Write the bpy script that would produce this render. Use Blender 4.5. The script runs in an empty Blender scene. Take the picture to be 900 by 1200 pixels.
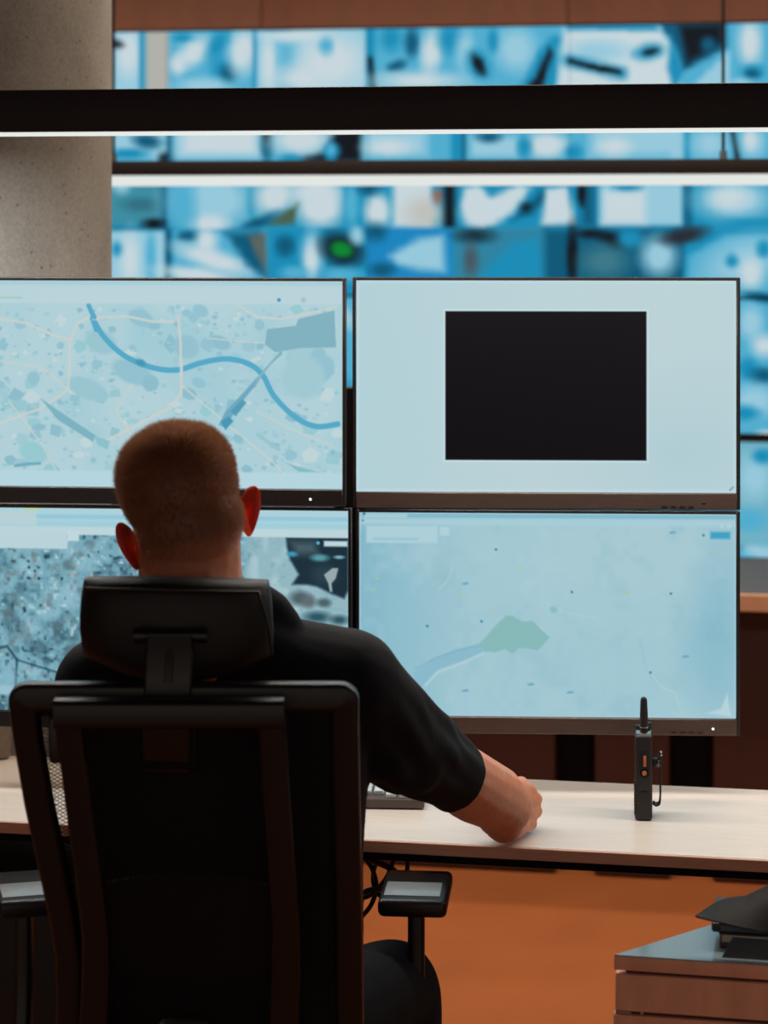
import bpy, bmesh, math, random
import numpy as np
from mathutils import Vector, Matrix, noise
random.seed(7); RNG = np.random.default_rng(7)
SC = bpy.context.scene
C = SC.collection
R = math.radians
F = 2700.0            # focal length in pixels of the 900 x 1200 frame
EYE = 1.67            # camera height
HOR = 245.0           # image row of the horizon

# ------------------------------------------------------------------ camera
cam = bpy.data.cameras.new('camera'); camo = bpy.data.objects.new('camera', cam); C.objects.link(camo)
camo.location = (0, 0, EYE); camo.rotation_euler = (R(90), 0, 0)
cam.sensor_fit = 'VERTICAL'; cam.sensor_height = 36; cam.sensor_width = 27
cam.lens = F / 1200 * 36; cam.shift_y = -(600 - HOR) / 1200
cam.dof.use_dof = True; cam.dof.focus_distance = 3.38; cam.dof.aperture_fstop = 5.0
cam.clip_start = 0.05; cam.clip_end = 60
SC.camera = camo
# ------------------------------------------------------------------ view and ambient light
vs = SC.view_settings
vs.view_transform = 'Standard'; vs.look = 'None'; vs.exposure = 0.0; vs.gamma = 1.0; vs.use_curve_mapping = False
wd = bpy.data.worlds.new('World'); SC.world = wd; wd.use_nodes = True
wd.node_tree.nodes['Background'].inputs[0].default_value = (1.0, 0.82, 0.71, 1)
wd.node_tree.nodes['Background'].inputs[1].default_value = 0.37

def area(name, loc, sx, sy, watt, col, rz=0.0, tilt=(0, 0), spread=180):
    l = bpy.data.lights.new(name, 'AREA'); l.shape = 'RECTANGLE'; l.size = sx; l.size_y = sy
    l.energy = watt; l.color = col; l.spread = R(spread)
    o = bpy.data.objects.new(name, l); C.objects.link(o); o.location = loc
    o.rotation_euler = (tilt[0], tilt[1], rz); return o
YAW = R(-10.5)        # the room, its desks and its lamps run down to the right of the lens axis
area('desk_lamp_light', (0.0, 3.52, 1.776), 3.2, 0.045, 22.5, (1.0, 0.955, 0.90), YAW)
area('console_lamp_light', (0.0, 5.9, 1.722), 4.4, 0.05, 11, (1.0, 0.86, 0.70), YAW)
area('added_aisle_light', (0.1, 4.8, 2.93), 3.4, 0.36, 44, (1.0, 0.80, 0.60), YAW)  # unseen lamp, added and made wide to light the floor softly
area('added_wall_light', (0.0, 7.85, 2.92), 5.0, 0.12, 17, (1.0, 0.84, 0.70), YAW, (R(32), 0), 70)  # unseen lamp, added to wash the brown wall with light

# ------------------------------------------------------------------ helpers
def lin(c):
    c = np.asarray(c, float) / 255.0
    return np.where(c <= 0.04045, c / 12.92, ((c + 0.055) / 1.055) ** 2.4)
def at(px, py, d): return Vector(((px - 450) * d / F, d, EYE - (py - HOR) * d / F))
def L4(c): return tuple(float(v) for v in lin(c)) + (1.0,)

def mat(name, col, rough=0.5, metal=0.0, spec=0.5, var=0.0, vscale=20.0, bump=0.0, bscale=200.0, stretch=(1, 1, 1), coat=0.0, sss=0.0, col2=None):
    m = bpy.data.materials.new(name); m.use_nodes = True
    nt = m.node_tree; b = nt.nodes['Principled BSDF']
    b.inputs['Base Color'].default_value = L4(col); b.inputs['Roughness'].default_value = rough
    b.inputs['Metallic'].default_value = metal; b.inputs['Specular IOR Level'].default_value = spec
    b.inputs['Coat Weight'].default_value = coat
    if sss:
        b.inputs['Subsurface Weight'].default_value = sss
        b.inputs['Subsurface Radius'].default_value = (1.0, 0.18, 0.08); b.inputs['Subsurface Scale'].default_value = 0.02
    tc = nt.nodes.new('ShaderNodeTexCoord'); mp = nt.nodes.new('ShaderNodeMapping')
    mp.inputs['Scale'].default_value = stretch; nt.links.new(tc.outputs['Object'], mp.inputs['Vector'])
    nz = nt.nodes.new('ShaderNodeTexNoise'); nz.inputs['Scale'].default_value = vscale; nz.inputs['Detail'].default_value = 6
    nt.links.new(mp.outputs['Vector'], nz.inputs['Vector'])
    mx = nt.nodes.new('ShaderNodeMix'); mx.data_type = 'RGBA'
    c2 = col2 if col2 is not None else tuple(max(0, v * (1 - var)) for v in col)
    c1 = col if col2 is not None else tuple(min(255, v * (1 + var * 0.6)) for v in col)
    mx.inputs['A'].default_value = L4(c1); mx.inputs['B'].default_value = L4(c2)
    nt.links.new(nz.outputs['Fac'], mx.inputs['Factor']); nt.links.new(mx.outputs['Result'], b.inputs['Base Color'])
    if bump:
        nb = nt.nodes.new('ShaderNodeTexNoise'); nb.inputs['Scale'].default_value = bscale; nb.inputs['Detail'].default_value = 4
        nt.links.new(mp.outputs['Vector'], nb.inputs['Vector'])
        bp = nt.nodes.new('ShaderNodeBump'); bp.inputs['Strength'].default_value = bump; bp.inputs['Distance'].default_value = 0.004
        nt.links.new(nb.outputs['Fac'], bp.inputs['Height']); nt.links.new(bp.outputs['Normal'], b.inputs['Normal'])
    m['nodes_made'] = 1
    return m
def glow(name, col, strength=1.0, attr=None):
    m = bpy.data.materials.new(name); m.use_nodes = True; nt = m.node_tree
    b = nt.nodes['Principled BSDF']; b.inputs['Base Color'].default_value = (0.004, 0.004, 0.004, 1)
    b.inputs['Roughness'].default_value = 0.45; b.inputs['Specular IOR Level'].default_value = 0.04
    b.inputs['Emission Strength'].default_value = strength; b.inputs['Emission Color'].default_value = L4(col)
    if attr:
        a = nt.nodes.new('ShaderNodeAttribute'); a.attribute_name = attr
        nt.links.new(a.outputs['Color'], b.inputs['Emission Color'])
    return m

M = {}
M['plastic'] = mat('black_plastic', (20, 17, 17), 0.42, spec=0.45, var=0.15, bump=0.12, bscale=900)
M['chairframe'] = mat('chair_plastic', (14, 12, 12), 0.34, spec=0.5, var=0.15, bump=0.15, bscale=1100)
M['greyplastic'] = mat('grey_plastic', (64, 57, 55), 0.5, var=0.1)
M['pad'] = mat('arm_pad', (150, 155, 156), 0.3, spec=0.7, var=0.1, coat=.5)
M['leather'] = mat('headrest_fabric', (13, 11, 11), 0.5, spec=0.4, var=0.2, bump=0.2, bscale=600)
M['mesh'] = mat('mesh_weave', (18, 15, 15), 0.7, spec=0.2)
M['bezel'] = mat('monitor_bezel', (24, 20, 20), 0.35, spec=0.5, var=0.15)
M['chin'] = mat('brushed_chin', (92, 74, 66), 0.32, metal=0.35, spec=0.5, var=0.3, vscale=18, stretch=(1, 8, 30))
M['steel'] = mat('dark_steel', (70, 60, 56), 0.35, metal=0.7, var=0.15)
M['chrome'] = mat('chrome', (190, 190, 188), 0.18, metal=1.0)
M['lamp'] = mat('lamp_housing', (36, 30, 32), 0.55, spec=0.3, var=0.12)
M['desk'] = mat('beech_laminate', (222, 208, 194), 0.27, spec=0.5, var=0.05, vscale=9, stretch=(1.5, 14, 14))
M['deskedge'] = mat('beech_edge', (214, 160, 134), 0.5, var=0.12, vscale=14, stretch=(1, 10, 20))
M['cabinet'] = mat('cabinet_wood', (226, 162, 132), 0.45, var=0.16, vscale=6, stretch=(6, 6, 1.2))
M['cabsheen'] = mat('cabinet_top_sheen', (120, 136, 142), 0.14, spec=0.7, var=0.06, vscale=5)  # blue grey put into the colour for the monitors' reflection
M['blackcab'] = mat('black_cabinet', (22, 18, 18), 0.6, var=0.2)
M['felt'] = mat('grey_felt', (158, 146, 130), 0.95, spec=0.1, var=0.22, vscale=160, bump=0.3, bscale=500)
M['keys'] = mat('key_cap', (205, 212, 216), 0.4, var=0.05)
M['kbd'] = mat('keyboard_body', (86, 74, 68), 0.45, var=0.1)
M['radio'] = mat('radio_case', (26, 21, 20), 0.5, var=0.2, bump=0.2, bscale=900)
M['orange'] = mat('orange_rubber', (205, 118, 70), 0.45, var=0.1)
M['notebook'] = mat('notebook_cover', (24, 26, 30), 0.4, var=0.2)
M['bookred'] = mat('red_brown_cover', (84, 44, 38), 0.5, var=0.2)
M['paper'] = mat('page_edges', (196, 176, 156), 0.8, var=0.25, vscale=80, stretch=(1, 1, 30))
M['greyfolder'] = mat('slate_folder', (70, 77, 84), 0.4, var=0.12)
M['darksheet'] = mat('dark_sheet', (19, 15, 14), 0.6, spec=0.12, var=0.2, vscale=12, bump=0.15, bscale=60)
M['bluecard'] = mat('blue_card', (40, 150, 195), 0.5, var=0.1)
M['shirt'] = mat('black_jersey', (13, 16, 22), 0.85, spec=0.25, var=0.2, vscale=300, bump=0.35, bscale=26, stretch=(1.0, 1.0, 0.55))
M['rib'] = mat('ribbed_collar', (20, 22, 28), 0.85, spec=0.2, var=0.3, vscale=90, bump=0.4, bscale=160)
M['trousers'] = mat('dark_trousers', (20, 20, 23), 0.85, spec=0.2, var=0.2, vscale=120, bump=0.4, bscale=18)
M['shoe'] = mat('shoe_leather', (22, 18, 17), 0.45, var=0.2)
M['hair'] = mat('brown_hair', (150, 100, 72), 0.55, spec=0.4, var=0.4, vscale=55)
def translucent_hair(m):
    nt = m.node_tree; out = nt.nodes['Material Output']; b = nt.nodes['Principled BSDF']; tr = nt.nodes.new('ShaderNodeBsdfTranslucent')
    tr.inputs['Color'].default_value = L4((196, 138, 100)); mx = nt.nodes.new('ShaderNodeMixShader'); mx.inputs['Fac'].default_value = .42
    nt.links.new(b.outputs[0], mx.inputs[1]); nt.links.new(tr.outputs[0], mx.inputs[2]); nt.links.new(mx.outputs[0], out.inputs['Surface'])
translucent_hair(M['hair'])
M['eye'] = mat('eye_white', (215, 208, 200), 0.2)
M['console'] = mat('console_wood', (64, 31, 23), 0.5, var=0.12, vscale=5, stretch=(6, 6, 1))
M['consoletop'] = mat('console_top', (92, 84, 80), 0.5, var=0.1)
M['consoleedge'] = mat('console_edge', (206, 152, 118), 0.5, var=0.08)
M['black'] = mat('matt_black', (14, 11, 11), 0.8, spec=0.15)
M['wallwood'] = mat('brown_wall_veneer', (134, 84, 64), 0.6, var=0.10, vscale=3, stretch=(5, 5, 0.7))
M['sidewall'] = mat('side_wall_paint', (120, 96, 84), 0.9, var=0.05)
M['ceiling'] = mat('ceiling_paint', (70, 62, 58), 0.95, var=0.05)
M['floor'] = mat('orange_floor', (184, 106, 60), 0.55, spec=0.25, var=0.10, vscale=5, bump=0.06, bscale=120)
M['lampglow'] = glow('lamp_diffuser', (232, 234, 230), 1.0)
M['lampglow2'] = glow('console_lamp_diffuser', (226, 230, 226), 1.0)
M['addedglow'] = glow('added_diffuser', (255, 236, 214), 2.0)  # glow of the ceiling lamps added out of view
M['led'] = glow('power_led', (225, 240, 255), 1.6)
M['screen'] = glow('screen_picture', (0, 0, 0), 1.0, 'pic')

def concrete():
    m = mat('concrete', (172, 170, 164), 0.85, spec=0.2, var=0.2, vscale=7, bump=0.2, bscale=90)
    nt = m.node_tree; b = nt.nodes['Principled BSDF']
    src = b.inputs['Base Color'].links[0].from_socket
    tc = nt.nodes['Texture Coordinate']
    n2 = nt.nodes.new('ShaderNodeTexNoise'); n2.inputs['Scale'].default_value = 150; n2.inputs['Detail'].default_value = 5
    nt.links.new(tc.outputs['Object'], n2.inputs['Vector'])
    r2 = nt.nodes.new('ShaderNodeMapRange'); r2.inputs['From Min'].default_value = .35; r2.inputs['From Max'].default_value = .65
    r2.inputs['To Min'].default_value = .86; r2.inputs['To Max'].default_value = 1.06
    nt.links.new(n2.outputs['Fac'], r2.inputs['Value'])
    vo = nt.nodes.new('ShaderNodeTexVoronoi'); vo.inputs['Scale'].default_value = 38; vo.inputs['Randomness'].default_value = 1
    nt.links.new(tc.outputs['Object'], vo.inputs['Vector'])
    r3 = nt.nodes.new('ShaderNodeMapRange'); r3.inputs['From Min'].default_value = .06; r3.inputs['From Max'].default_value = .13
    r3.inputs['To Min'].default_value = .45; r3.inputs['To Max'].default_value = 1
    nt.links.new(vo.outputs['Distance'], r3.inputs['Value'])
    mu = nt.nodes.new('ShaderNodeMath'); mu.operation = 'MULTIPLY'
    nt.links.new(r2.outputs[0], mu.inputs[0]); nt.links.new(r3.outputs[0], mu.inputs[1])
    vm = nt.nodes.new('ShaderNodeVectorMath'); vm.operation = 'SCALE'
    nt.links.new(src, vm.inputs[0]); nt.links.new(mu.outputs[0], vm.inputs['Scale'])
    nt.links.new(vm.outputs[0], b.inputs['Base Color'])
    return m
M['concrete'] = concrete()

def skin_mat():
    m = mat('skin', (214, 142, 110), 0.5, spec=0.35, var=0.12, vscale=60, bump=0.12, bscale=350, sss=0.7)
    nt = m.node_tree; b = nt.nodes['Principled BSDF']; src = b.inputs['Base Color'].links[0].from_socket
    a = nt.nodes.new('ShaderNodeAttribute'); a.attribute_name = 'stubble'
    mx = nt.nodes.new('ShaderNodeMix'); mx.data_type = 'RGBA'; mx.inputs['B'].default_value = L4((112, 74, 54))
    nt.links.new(a.outputs['Fac'], mx.inputs['Factor']); nt.links.new(src, mx.inputs['A'])
    a2 = nt.nodes.new('ShaderNodeAttribute'); a2.attribute_name = 'ruddy_shade'
    m2 = nt.nodes.new('ShaderNodeMix'); m2.data_type = 'RGBA'; m2.inputs['B'].default_value = L4((166, 66, 50))  # ears: redder skin, darkened further to stand for their shaded backs
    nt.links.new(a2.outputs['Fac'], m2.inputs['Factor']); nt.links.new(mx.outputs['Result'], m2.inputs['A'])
    nt.links.new(m2.outputs['Result'], b.inputs['Base Color'])
    return m
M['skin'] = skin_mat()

# ---- bmesh shapes
def merge(bm, tmp, mx=None):
    if mx is not None: tmp.transform(mx)
    me = bpy.data.meshes.new('tmp'); tmp.to_mesh(me); tmp.free(); bm.from_mesh(me); bpy.data.meshes.remove(me)
def NB(): return bmesh.new()
def box(bm, c, s, rz=0.0, bev=0.0, seg=2, rot=None):
    t = NB(); bmesh.ops.create_cube(t, size=1.0)
    bmesh.ops.scale(t, vec=s, verts=t.verts)
    if bev: bmesh.ops.bevel(t, geom=t.edges[:], offset=bev, segments=seg, profile=0.5, affect='EDGES')
    mx = Matrix.Translation(c) @ (rot.to_4x4() if rot is not None else Matrix.Rotation(rz, 4, 'Z'))
    merge(bm, t, mx); return bm
def ellipsoid(bm, c, r, rot=None, u=24, v=16):
    t = NB(); bmesh.ops.create_uvsphere(t, u_segments=u, v_segments=v, radius=1.0)
    bmesh.ops.scale(t, vec=r, verts=t.verts)
    merge(bm, t, Matrix.Translation(c) @ (rot.to_4x4() if rot is not None else Matrix.Identity(4)))
def rings(bm, rs, closed=False, cap=True):
    vv = [[bm.verts.new(p) for p in r] for r in rs]
    n = len(vv[0]); k = len(vv)
    for i in range(k if closed else k - 1):
        a, b = vv[i], vv[(i + 1) % k]
        for j in range(n):
            bm.faces.new((a[j], a[(j + 1) % n], b[(j + 1) % n], b[j]))
    if cap and not closed:
        bm.faces.new(list(reversed(vv[0]))); bm.faces.new(vv[-1])
def frames(pts, up, closed):
    n = len(pts); out = []
    for i in range(n):
        if closed: t = pts[(i + 1) % n] - pts[i - 1]
        else: t = pts[min(i + 1, n - 1)] - pts[max(i - 1, 0)]
        t.normalize(); u = up
        s = t.cross(u)
        if s.length < 1e-4: s = t.cross(Vector((0.3, 0.9, 0.2)))
        s.normalize(); out.append((s, s.cross(t).normalized()))
    return out
def sweep(bm, pts, prof, up=Vector((0, 1, 0)), closed=False, scale=None):
    pts = [Vector(p) for p in pts]; fr = frames(pts, up, closed); rs = []
    for i, p in enumerate(pts):
        k = scale[i] if scale else 1.0
        if not isinstance(k, tuple): k = (k, k)
        rs.append([p + fr[i][0] * (a * k[0]) + fr[i][1] * (b * k[1]) for a, b in prof])
    t = NB(); rings(t, rs, closed); bmesh.ops.recalc_face_normals(t, faces=t.faces[:]); merge(bm, t)
def circ(r, n=12): return [(r * math.cos(2 * math.pi * i / n), r * math.sin(2 * math.pi * i / n)) for i in range(n)]
def rrect(w, h, r, seg=3):
    o = []
    for cx, cy, a0 in ((w / 2 - r, h / 2 - r, 0), (-w / 2 + r, h / 2 - r, 90), (-w / 2 + r, -h / 2 + r, 180), (w / 2 - r, -h / 2 + r, 270)):
        for i in range(seg + 1):
            a = R(a0 + 90 * i / seg); o.append((cx + r * math.cos(a), cy + r * math.sin(a)))
    return o
def tube(bm, pts, r, n=10, closed=False, up=Vector((0.13, 0.31, 0.94))):
    if isinstance(r, (int, float)): sweep(bm, pts, circ(r, n), up, closed)
    else: sweep(bm, pts, circ(1.0, n), up, closed, scale=list(r))
def smoothpath(pts, k=6, closed=False):
    pts = [Vector(p) for p in pts]; n = len(pts); out = []
    for i in range(n if closed else n - 1):
        if closed: a, b, c, d = pts[i - 1], pts[i], pts[(i + 1) % n], pts[(i + 2) % n]
        else: a, b, c, d = pts[max(i - 1, 0)], pts[i], pts[i + 1], pts[min(i + 2, n - 1)]
        for j in range(k):
            t = j / k
            out.append(0.5 * ((2 * b) + (c - a) * t + (2 * a - 5 * b + 4 * c - d) * t * t + (3 * b - a - 3 * c + d) * t ** 3))
    if not closed: out.append(pts[-1])
    return out
def capsule(bm, p0, p1, r0, r1, n=16):
    p0, p1 = Vector(p0), Vector(p1); ax = (p1 - p0); ln = max(ax.length, 1e-5); ax = ax / ln
    s = ax.cross(Vector((0.21, 0.11, 0.97)));
    if s.length < .05: s = ax.cross(Vector((1, 0, 0)))
    s.normalize(); u = s.cross(ax); rs = []
    for i in range(6):
        a = R(-85 + 85 * i / 5); rs.append((p0 + ax * (r0 * math.sin(a)), r0 * math.cos(a)))
    for i in range(6):
        a = R(85 * i / 5); rs.append((p1 + ax * (r1 * math.sin(a)), r1 * math.cos(a)))
    t = NB(); rings(t, [[c + s * (r * math.cos(2 * math.pi * j / n)) + u * (r * math.sin(2 * math.pi * j / n)) for j in range(n)] for c, r in rs])
    bmesh.ops.recalc_face_normals(t, faces=t.faces[:]); merge(bm, t)
def chain(bm, pr):
    for (a, ra), (b, rb) in zip(pr[:-1], pr[1:]): capsule(bm, a, b, ra, rb)
def prism(bm, poly, z0, z1, bev=0.0):
    t = NB(); a = [t.verts.new((x, y, z0)) for x, y in poly]; b = [t.verts.new((x, y, z1)) for x, y in poly]; n = len(poly)
    t.faces.new(a); t.faces.new(b)
    for i in range(n): t.faces.new((a[i], a[(i + 1) % n], b[(i + 1) % n], b[i]))
    bmesh.ops.recalc_face_normals(t, faces=t.faces[:])
    if bev: bmesh.ops.bevel(t, geom=t.edges[:], offset=bev, segments=2, profile=.5, affect='EDGES')
    merge(bm, t)
def shell(bm, nu, nv, fn, thick, rnd=0.0):
    """closed slab over a surface fn(u,v) u,v in -1..1 ; thickness along +y ; rounded corner mapping"""
    def mp(u, v):
        if rnd:
            k = rnd
            return u * math.sqrt(1 - k * v * v / 2), v * math.sqrt(1 - k * u * u / 2)
        return u, v
    fr, bk = [], []
    for j in range(nv + 1):
        for i in range(nu + 1):
            u, v = mp(-1 + 2 * i / nu, -1 + 2 * j / nv); p = Vector(fn(u, v))
            e = max(abs(-1 + 2 * i / nu), abs(-1 + 2 * j / nv)); k = 1 - 0.45 * max(0, (e - .7) / .3) ** 2
            fr.append(p + Vector((0, thick * k / 2, 0))); bk.append(p - Vector((0, thick * k / 2, 0)))
    t = NB(); A = [t.verts.new(p) for p in fr]; B = [t.verts.new(p) for p in bk]; w = nu + 1
    for j in range(nv):
        for i in range(nu):
            a = j * w + i
            t.faces.new((A[a], A[a + 1], A[a + w + 1], A[a + w])); t.faces.new((B[a + w], B[a + w + 1], B[a + 1], B[a]))
    for i in range(nu):
        a, b = i, nv * w + i
        t.faces.new((A[a + 1], A[a], B[a], B[a + 1])); t.faces.new((A[b], A[b + 1], B[b + 1], B[b]))
    for j in range(nv):
        a, b = j * w, j * w + nu
        t.faces.new((A[a], A[a + w], B[a + w], B[a])); t.faces.new((A[b + w], A[b], B[b], B[b + w]))
    bmesh.ops.recalc_face_normals(t, faces=t.faces[:]); merge(bm, t)

# ---- objects
def build(name, bm, m, parent=None, smooth=True, loc=None, angle=38):
    me = bpy.data.meshes.new(name)
    if loc is not None: bmesh.ops.translate(bm, vec=-Vector(loc), verts=bm.verts)
    bm.to_mesh(me); bm.free()
    if smooth:
        me.polygons.foreach_set('use_smooth', [True] * len(me.polygons))
        try: me.set_sharp_from_angle(angle=R(angle))
        except Exception: pass
    if m is not None: me.materials.append(m)
    return link(name, me, parent, loc)
def link(name, me, parent=None, loc=None):
    o = bpy.data.objects.new(name, me); C.objects.link(o)
    if parent is not None: o.parent = parent
    if loc is not None and parent is None: o.location = loc
    return o
def thing(name, label, cat, loc=(0, 0, 0), rz=0.0, group=None):
    o = bpy.data.objects.new(name, None); C.objects.link(o); o.empty_display_size = .05
    o.location = loc; o.rotation_euler = (0, 0, rz); o['label'] = label; o['category'] = cat
    if group: o['group'] = group
    return o
def tag(o, label, cat, group=None):
    o['label'] = label; o['category'] = cat
    if group: o['group'] = group
    return o
def structure(o, label=None):
    o['kind'] = 'structure'
    if label: o['label'] = label
    return o
def copy_tree(o, parent=None):
    c = o.copy(); C.objects.link(c)
    if parent is not None: c.parent = parent
    for ch in list(o.children): copy_tree(ch, c)
    return c

# ---- a small painter for the pictures on the screens
class Canvas:
    def __init__(s, x0, y0, x1, y1, k, base):
        s.x0, s.y0, s.k = x0, y0, k; s.w = int((x1 - x0) * k) + 1; s.h = int((y1 - y0) * k) + 1
        s.X, s.Y = np.meshgrid(x0 + np.arange(s.w) / k, y0 + np.arange(s.h) / k)
        s.a = np.empty((s.h, s.w, 3)); s.a[:] = base
    def put(s, m, c, al=1.0):
        m = np.clip(m * al, 0, 1)[..., None]; s.a = s.a * (1 - m) + np.asarray(c, float) * m
    def ell(s, cx, cy, rx, ry, c, rot=0.0, soft=0.35, al=1.0):
        ca, sa = math.cos(R(rot)), math.sin(R(rot)); dx, dy = s.X - cx, s.Y - cy
        q = np.sqrt(((dx * ca + dy * sa) / rx) ** 2 + ((-dx * sa + dy * ca) / ry) ** 2)
        s.put((1 + soft - q) / (2 * soft), c, al)
    def rect(s, a, b, c, d, col, soft=0.8, al=1.0):
        q = np.minimum(np.minimum(s.X - a, c - s.X), np.minimum(s.Y - b, d - s.Y)); s.put(q / (2 * soft) + .5, col, al)
    def dist(s, p, q):
        px, py = p; dx, dy = q[0] - px, q[1] - py; l = dx * dx + dy * dy + 1e-9
        t = np.clip(((s.X - px) * dx + (s.Y - py) * dy) / l, 0, 1)
        return np.hypot(s.X - px - t * dx, s.Y - py - t * dy), t
    def line(s, pts, w, c, soft=0.7, al=1.0):
        m = None
        for i, (p, q) in enumerate(zip(pts[:-1], pts[1:])):
            d, t = s.dist(p, q); ww = w if not isinstance(w, (list, tuple)) else w[i] + (w[i + 1] - w[i]) * t
            v = (ww / 2 - d) / (2 * soft) + .5; m = v if m is None else np.maximum(m, v)
        s.put(m, c, al)
    def poly(s, pts, c, soft=0.8, al=1.0):
        ins = np.zeros(s.X.shape, bool); dm = np.full(s.X.shape, 1e9); n = len(pts)
        for i in range(n):
            (xa, ya), (xb, yb) = pts[i], pts[(i + 1) % n]
            dm = np.minimum(dm, s.dist((xa, ya), (xb, yb))[0])
            if ya != yb:
                ins ^= ((s.Y < ya) != (s.Y < yb)) & (s.X < (xb - xa) * (s.Y - ya) / (yb - ya) + xa)
        s.put(np.where(ins, dm, -dm) / (2 * soft) + .5, c, al)
    def noise(s, cell, seed):
        g = np.random.default_rng(seed).random((int(s.h / s.k / cell) + 4, int(s.w / s.k / cell) + 4))
        fx, fy = (s.X - s.x0) / cell, (s.Y - s.y0) / cell; ix, iy = fx.astype(int), fy.astype(int); fx, fy = fx - ix, fy - iy
        fx, fy = fx * fx * (3 - 2 * fx), fy * fy * (3 - 2 * fy)
        return (g[iy, ix] * (1 - fx) + g[iy, ix + 1] * fx) * (1 - fy) + (g[iy + 1, ix] * (1 - fx) + g[iy + 1, ix + 1] * fx) * fy
    def at(s, x, y):
        i = np.clip(((x - s.x0) * s.k).round().astype(int), 0, s.w - 1); j = np.clip(((y - s.y0) * s.k).round().astype(int), 0, s.h - 1)
        return lin(s.a[j, i])

def picture(name, cols, w, h, m, parent):
    """flat screen in local x/z, facing -y; cols is (rows, columns, 3) linear, first row on top"""
    nr, nc = cols.shape[:2]
    x = np.linspace(-w / 2, w / 2, nc); z = np.linspace(h / 2, -h / 2, nr)
    X, Z = np.meshgrid(x, z); co = np.stack([X, np.zeros_like(X), Z], -1).reshape(-1, 3)
    i = np.arange(nr * nc).reshape(nr, nc)
    f = np.stack([i[:-1, :-1], i[1:, :-1], i[1:, 1:], i[:-1, 1:]], -1).reshape(-1, 4)
    me = bpy.data.meshes.new(name); me.vertices.add(len(co)); me.vertices.foreach_set('co', co.ravel())
    me.loops.add(f.size); me.loops.foreach_set('vertex_index', f.ravel()); me.polygons.add(len(f))
    me.polygons.foreach_set('loop_start', np.arange(0, f.size, 4)); me.update(calc_edges=True)
    at_ = me.attributes.new('pic', 'FLOAT_COLOR', 'POINT')
    at_.data.foreach_set('color', np.concatenate([cols.reshape(-1, 3), np.ones((nr * nc, 1))], 1).astype(np.float32).ravel())
    me.materials.append(m); return link(name, me, parent)

# ================================================================== setting
UX = Vector((math.cos(YAW), math.sin(YAW), 0)); UY = Vector((-math.sin(YAW), math.cos(YAW), 0))
def room(u, v, z, o=(0, 0)):           # room axes: u along the desks, v away from the lens
    p = Vector((o[0], o[1], 0)) + UX * u + UY * v; p.z = z; return p
b = NB(); box(b, (0, 5, -.05), (11, 12, .1)); structure(build('floor', b, M['floor']), 'orange brown floor')
b = NB(); box(b, (0, 5, 3.05), (11, 12, .1)); structure(build('ceiling', b, M['ceiling']))
b = NB(); box(b, (-5.4, 5, 1.5), (.1, 12, 3)); structure(build('wall_left', b, M['sidewall']))
b = NB(); box(b, (5.4, 5, 1.5), (.1, 12, 3)); structure(build('wall_right', b, M['sidewall']))
WD = 8.5
b = NB(); box(b, room(0, .12, 1.5, (0, WD)), (10.6, .1, 3), YAW)
wall = structure(build('wall_back', b, M['wallwood'], loc=(0, WD, 0)), 'brown veneer wall behind the video wall')
for i in range(9):                      # veneer boards above and below the screens
    b = NB(); box(b, room(-4.6 + i * 1.15 + .1, .055, 2.672, (0, 0)), (1.147, .03, .655), YAW, .004)
    build('panel', b, M['wallwood'], wall)
for i in range(9):
    b = NB(); box(b, room(-4.6 + i * 1.15 + .1, .055, .15, (0, 0)), (1.142, .03, .3), YAW, .004)
    build('panel', b, M['black'], wall)
# round concrete column
b = NB(); RC = .42; tx = at(131, 245, 4.30); k_ = math.atan2(-tx.x, tx.y)   # its right edge shows at that column of the picture
cc = Vector((0, 4.40, 0)); cc.x = -(math.tan(k_) * cc.y + RC / math.cos(k_))
tube(b, [(cc.x, cc.y, 0), (cc.x, cc.y, 3.0)], RC, 96, up=Vector((0, 1, 0)))
col = structure(build('column', b, M['concrete']), 'round bare concrete column behind the left monitors')

# ================================================================== video wall
W_, L_, M_, B_, D_, K_, T_ = (198, 214, 220), (150, 200, 219), (80, 172, 206), (24, 140, 182), (10, 88, 120), (14, 22, 30), (176, 176, 168)
cv = Canvas(-300, 10, 1160, 680, 0.5, M_)
for i in range(900):                    # feeds nobody can see from here
    x, y = RNG.uniform(-300, 1160), RNG.uniform(10, 680)
    if 120 < x < 905 and y < 345: continue
    cv.ell(x, y, RNG.uniform(8, 34), RNG.uniform(6, 22), [W_, L_, B_, L_, D_, W_, M_][RNG.integers(7)], RNG.uniform(-60, 60), .5)
cv.rect(120, 10, 905, 345, M_, 2)
E, P, Q, N = cv.ell, cv.poly, cv.rect, cv.line
# first strip
Q(120, 30, 168, 112, L_, 3); E(150, 62, 12, 26, W_, 0, .5); E(135, 52, 9, 5, K_, 8, .5); Q(163, 34, 170, 112, B_, 3)
Q(170, 36, 198, 112, T_, 3); E(226, 62, 22, 13, W_, -40, .5); E(208, 76, 8, 12, W_, 0, .5); E(213, 45, 11, 5, B_, 0, .5)
E(264, 82, 16, 15, B_, 0, .5); E(267, 86, 9, 9, D_, 0, .6); E(284, 60, 15, 27, W_, 8, .5); E(238, 100, 30, 9, L_, 0, .5)
E(255, 52, 9, 18, B_, 30, .6); Q(298, 34, 430, 112, L_, 3); Q(296, 34, 301, 112, B_, 2); E(314, 74, 8, 27, W_, 0, .5)
Q(324, 48, 350, 112, M_, 6, .7); E(388, 72, 38, 30, W_, 0, .5); E(345, 42, 35, 7, W_, 0, .5); E(326, 34, 28, 3, B_, 0, .5); E(382, 54, 8, 10, M_, 0, .5); E(352, 92, 30, 14, W_, 0, .7)
Q(428, 30, 440, 112, B_, 3); N([(434, 70), (438, 108)], 6, K_, 3); E(482, 50, 8, 16, D_, 0, .5); E(458, 45, 12, 14, B_, 0, .6); E(465, 77, 11, 6, D_, -20, .5)
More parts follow.
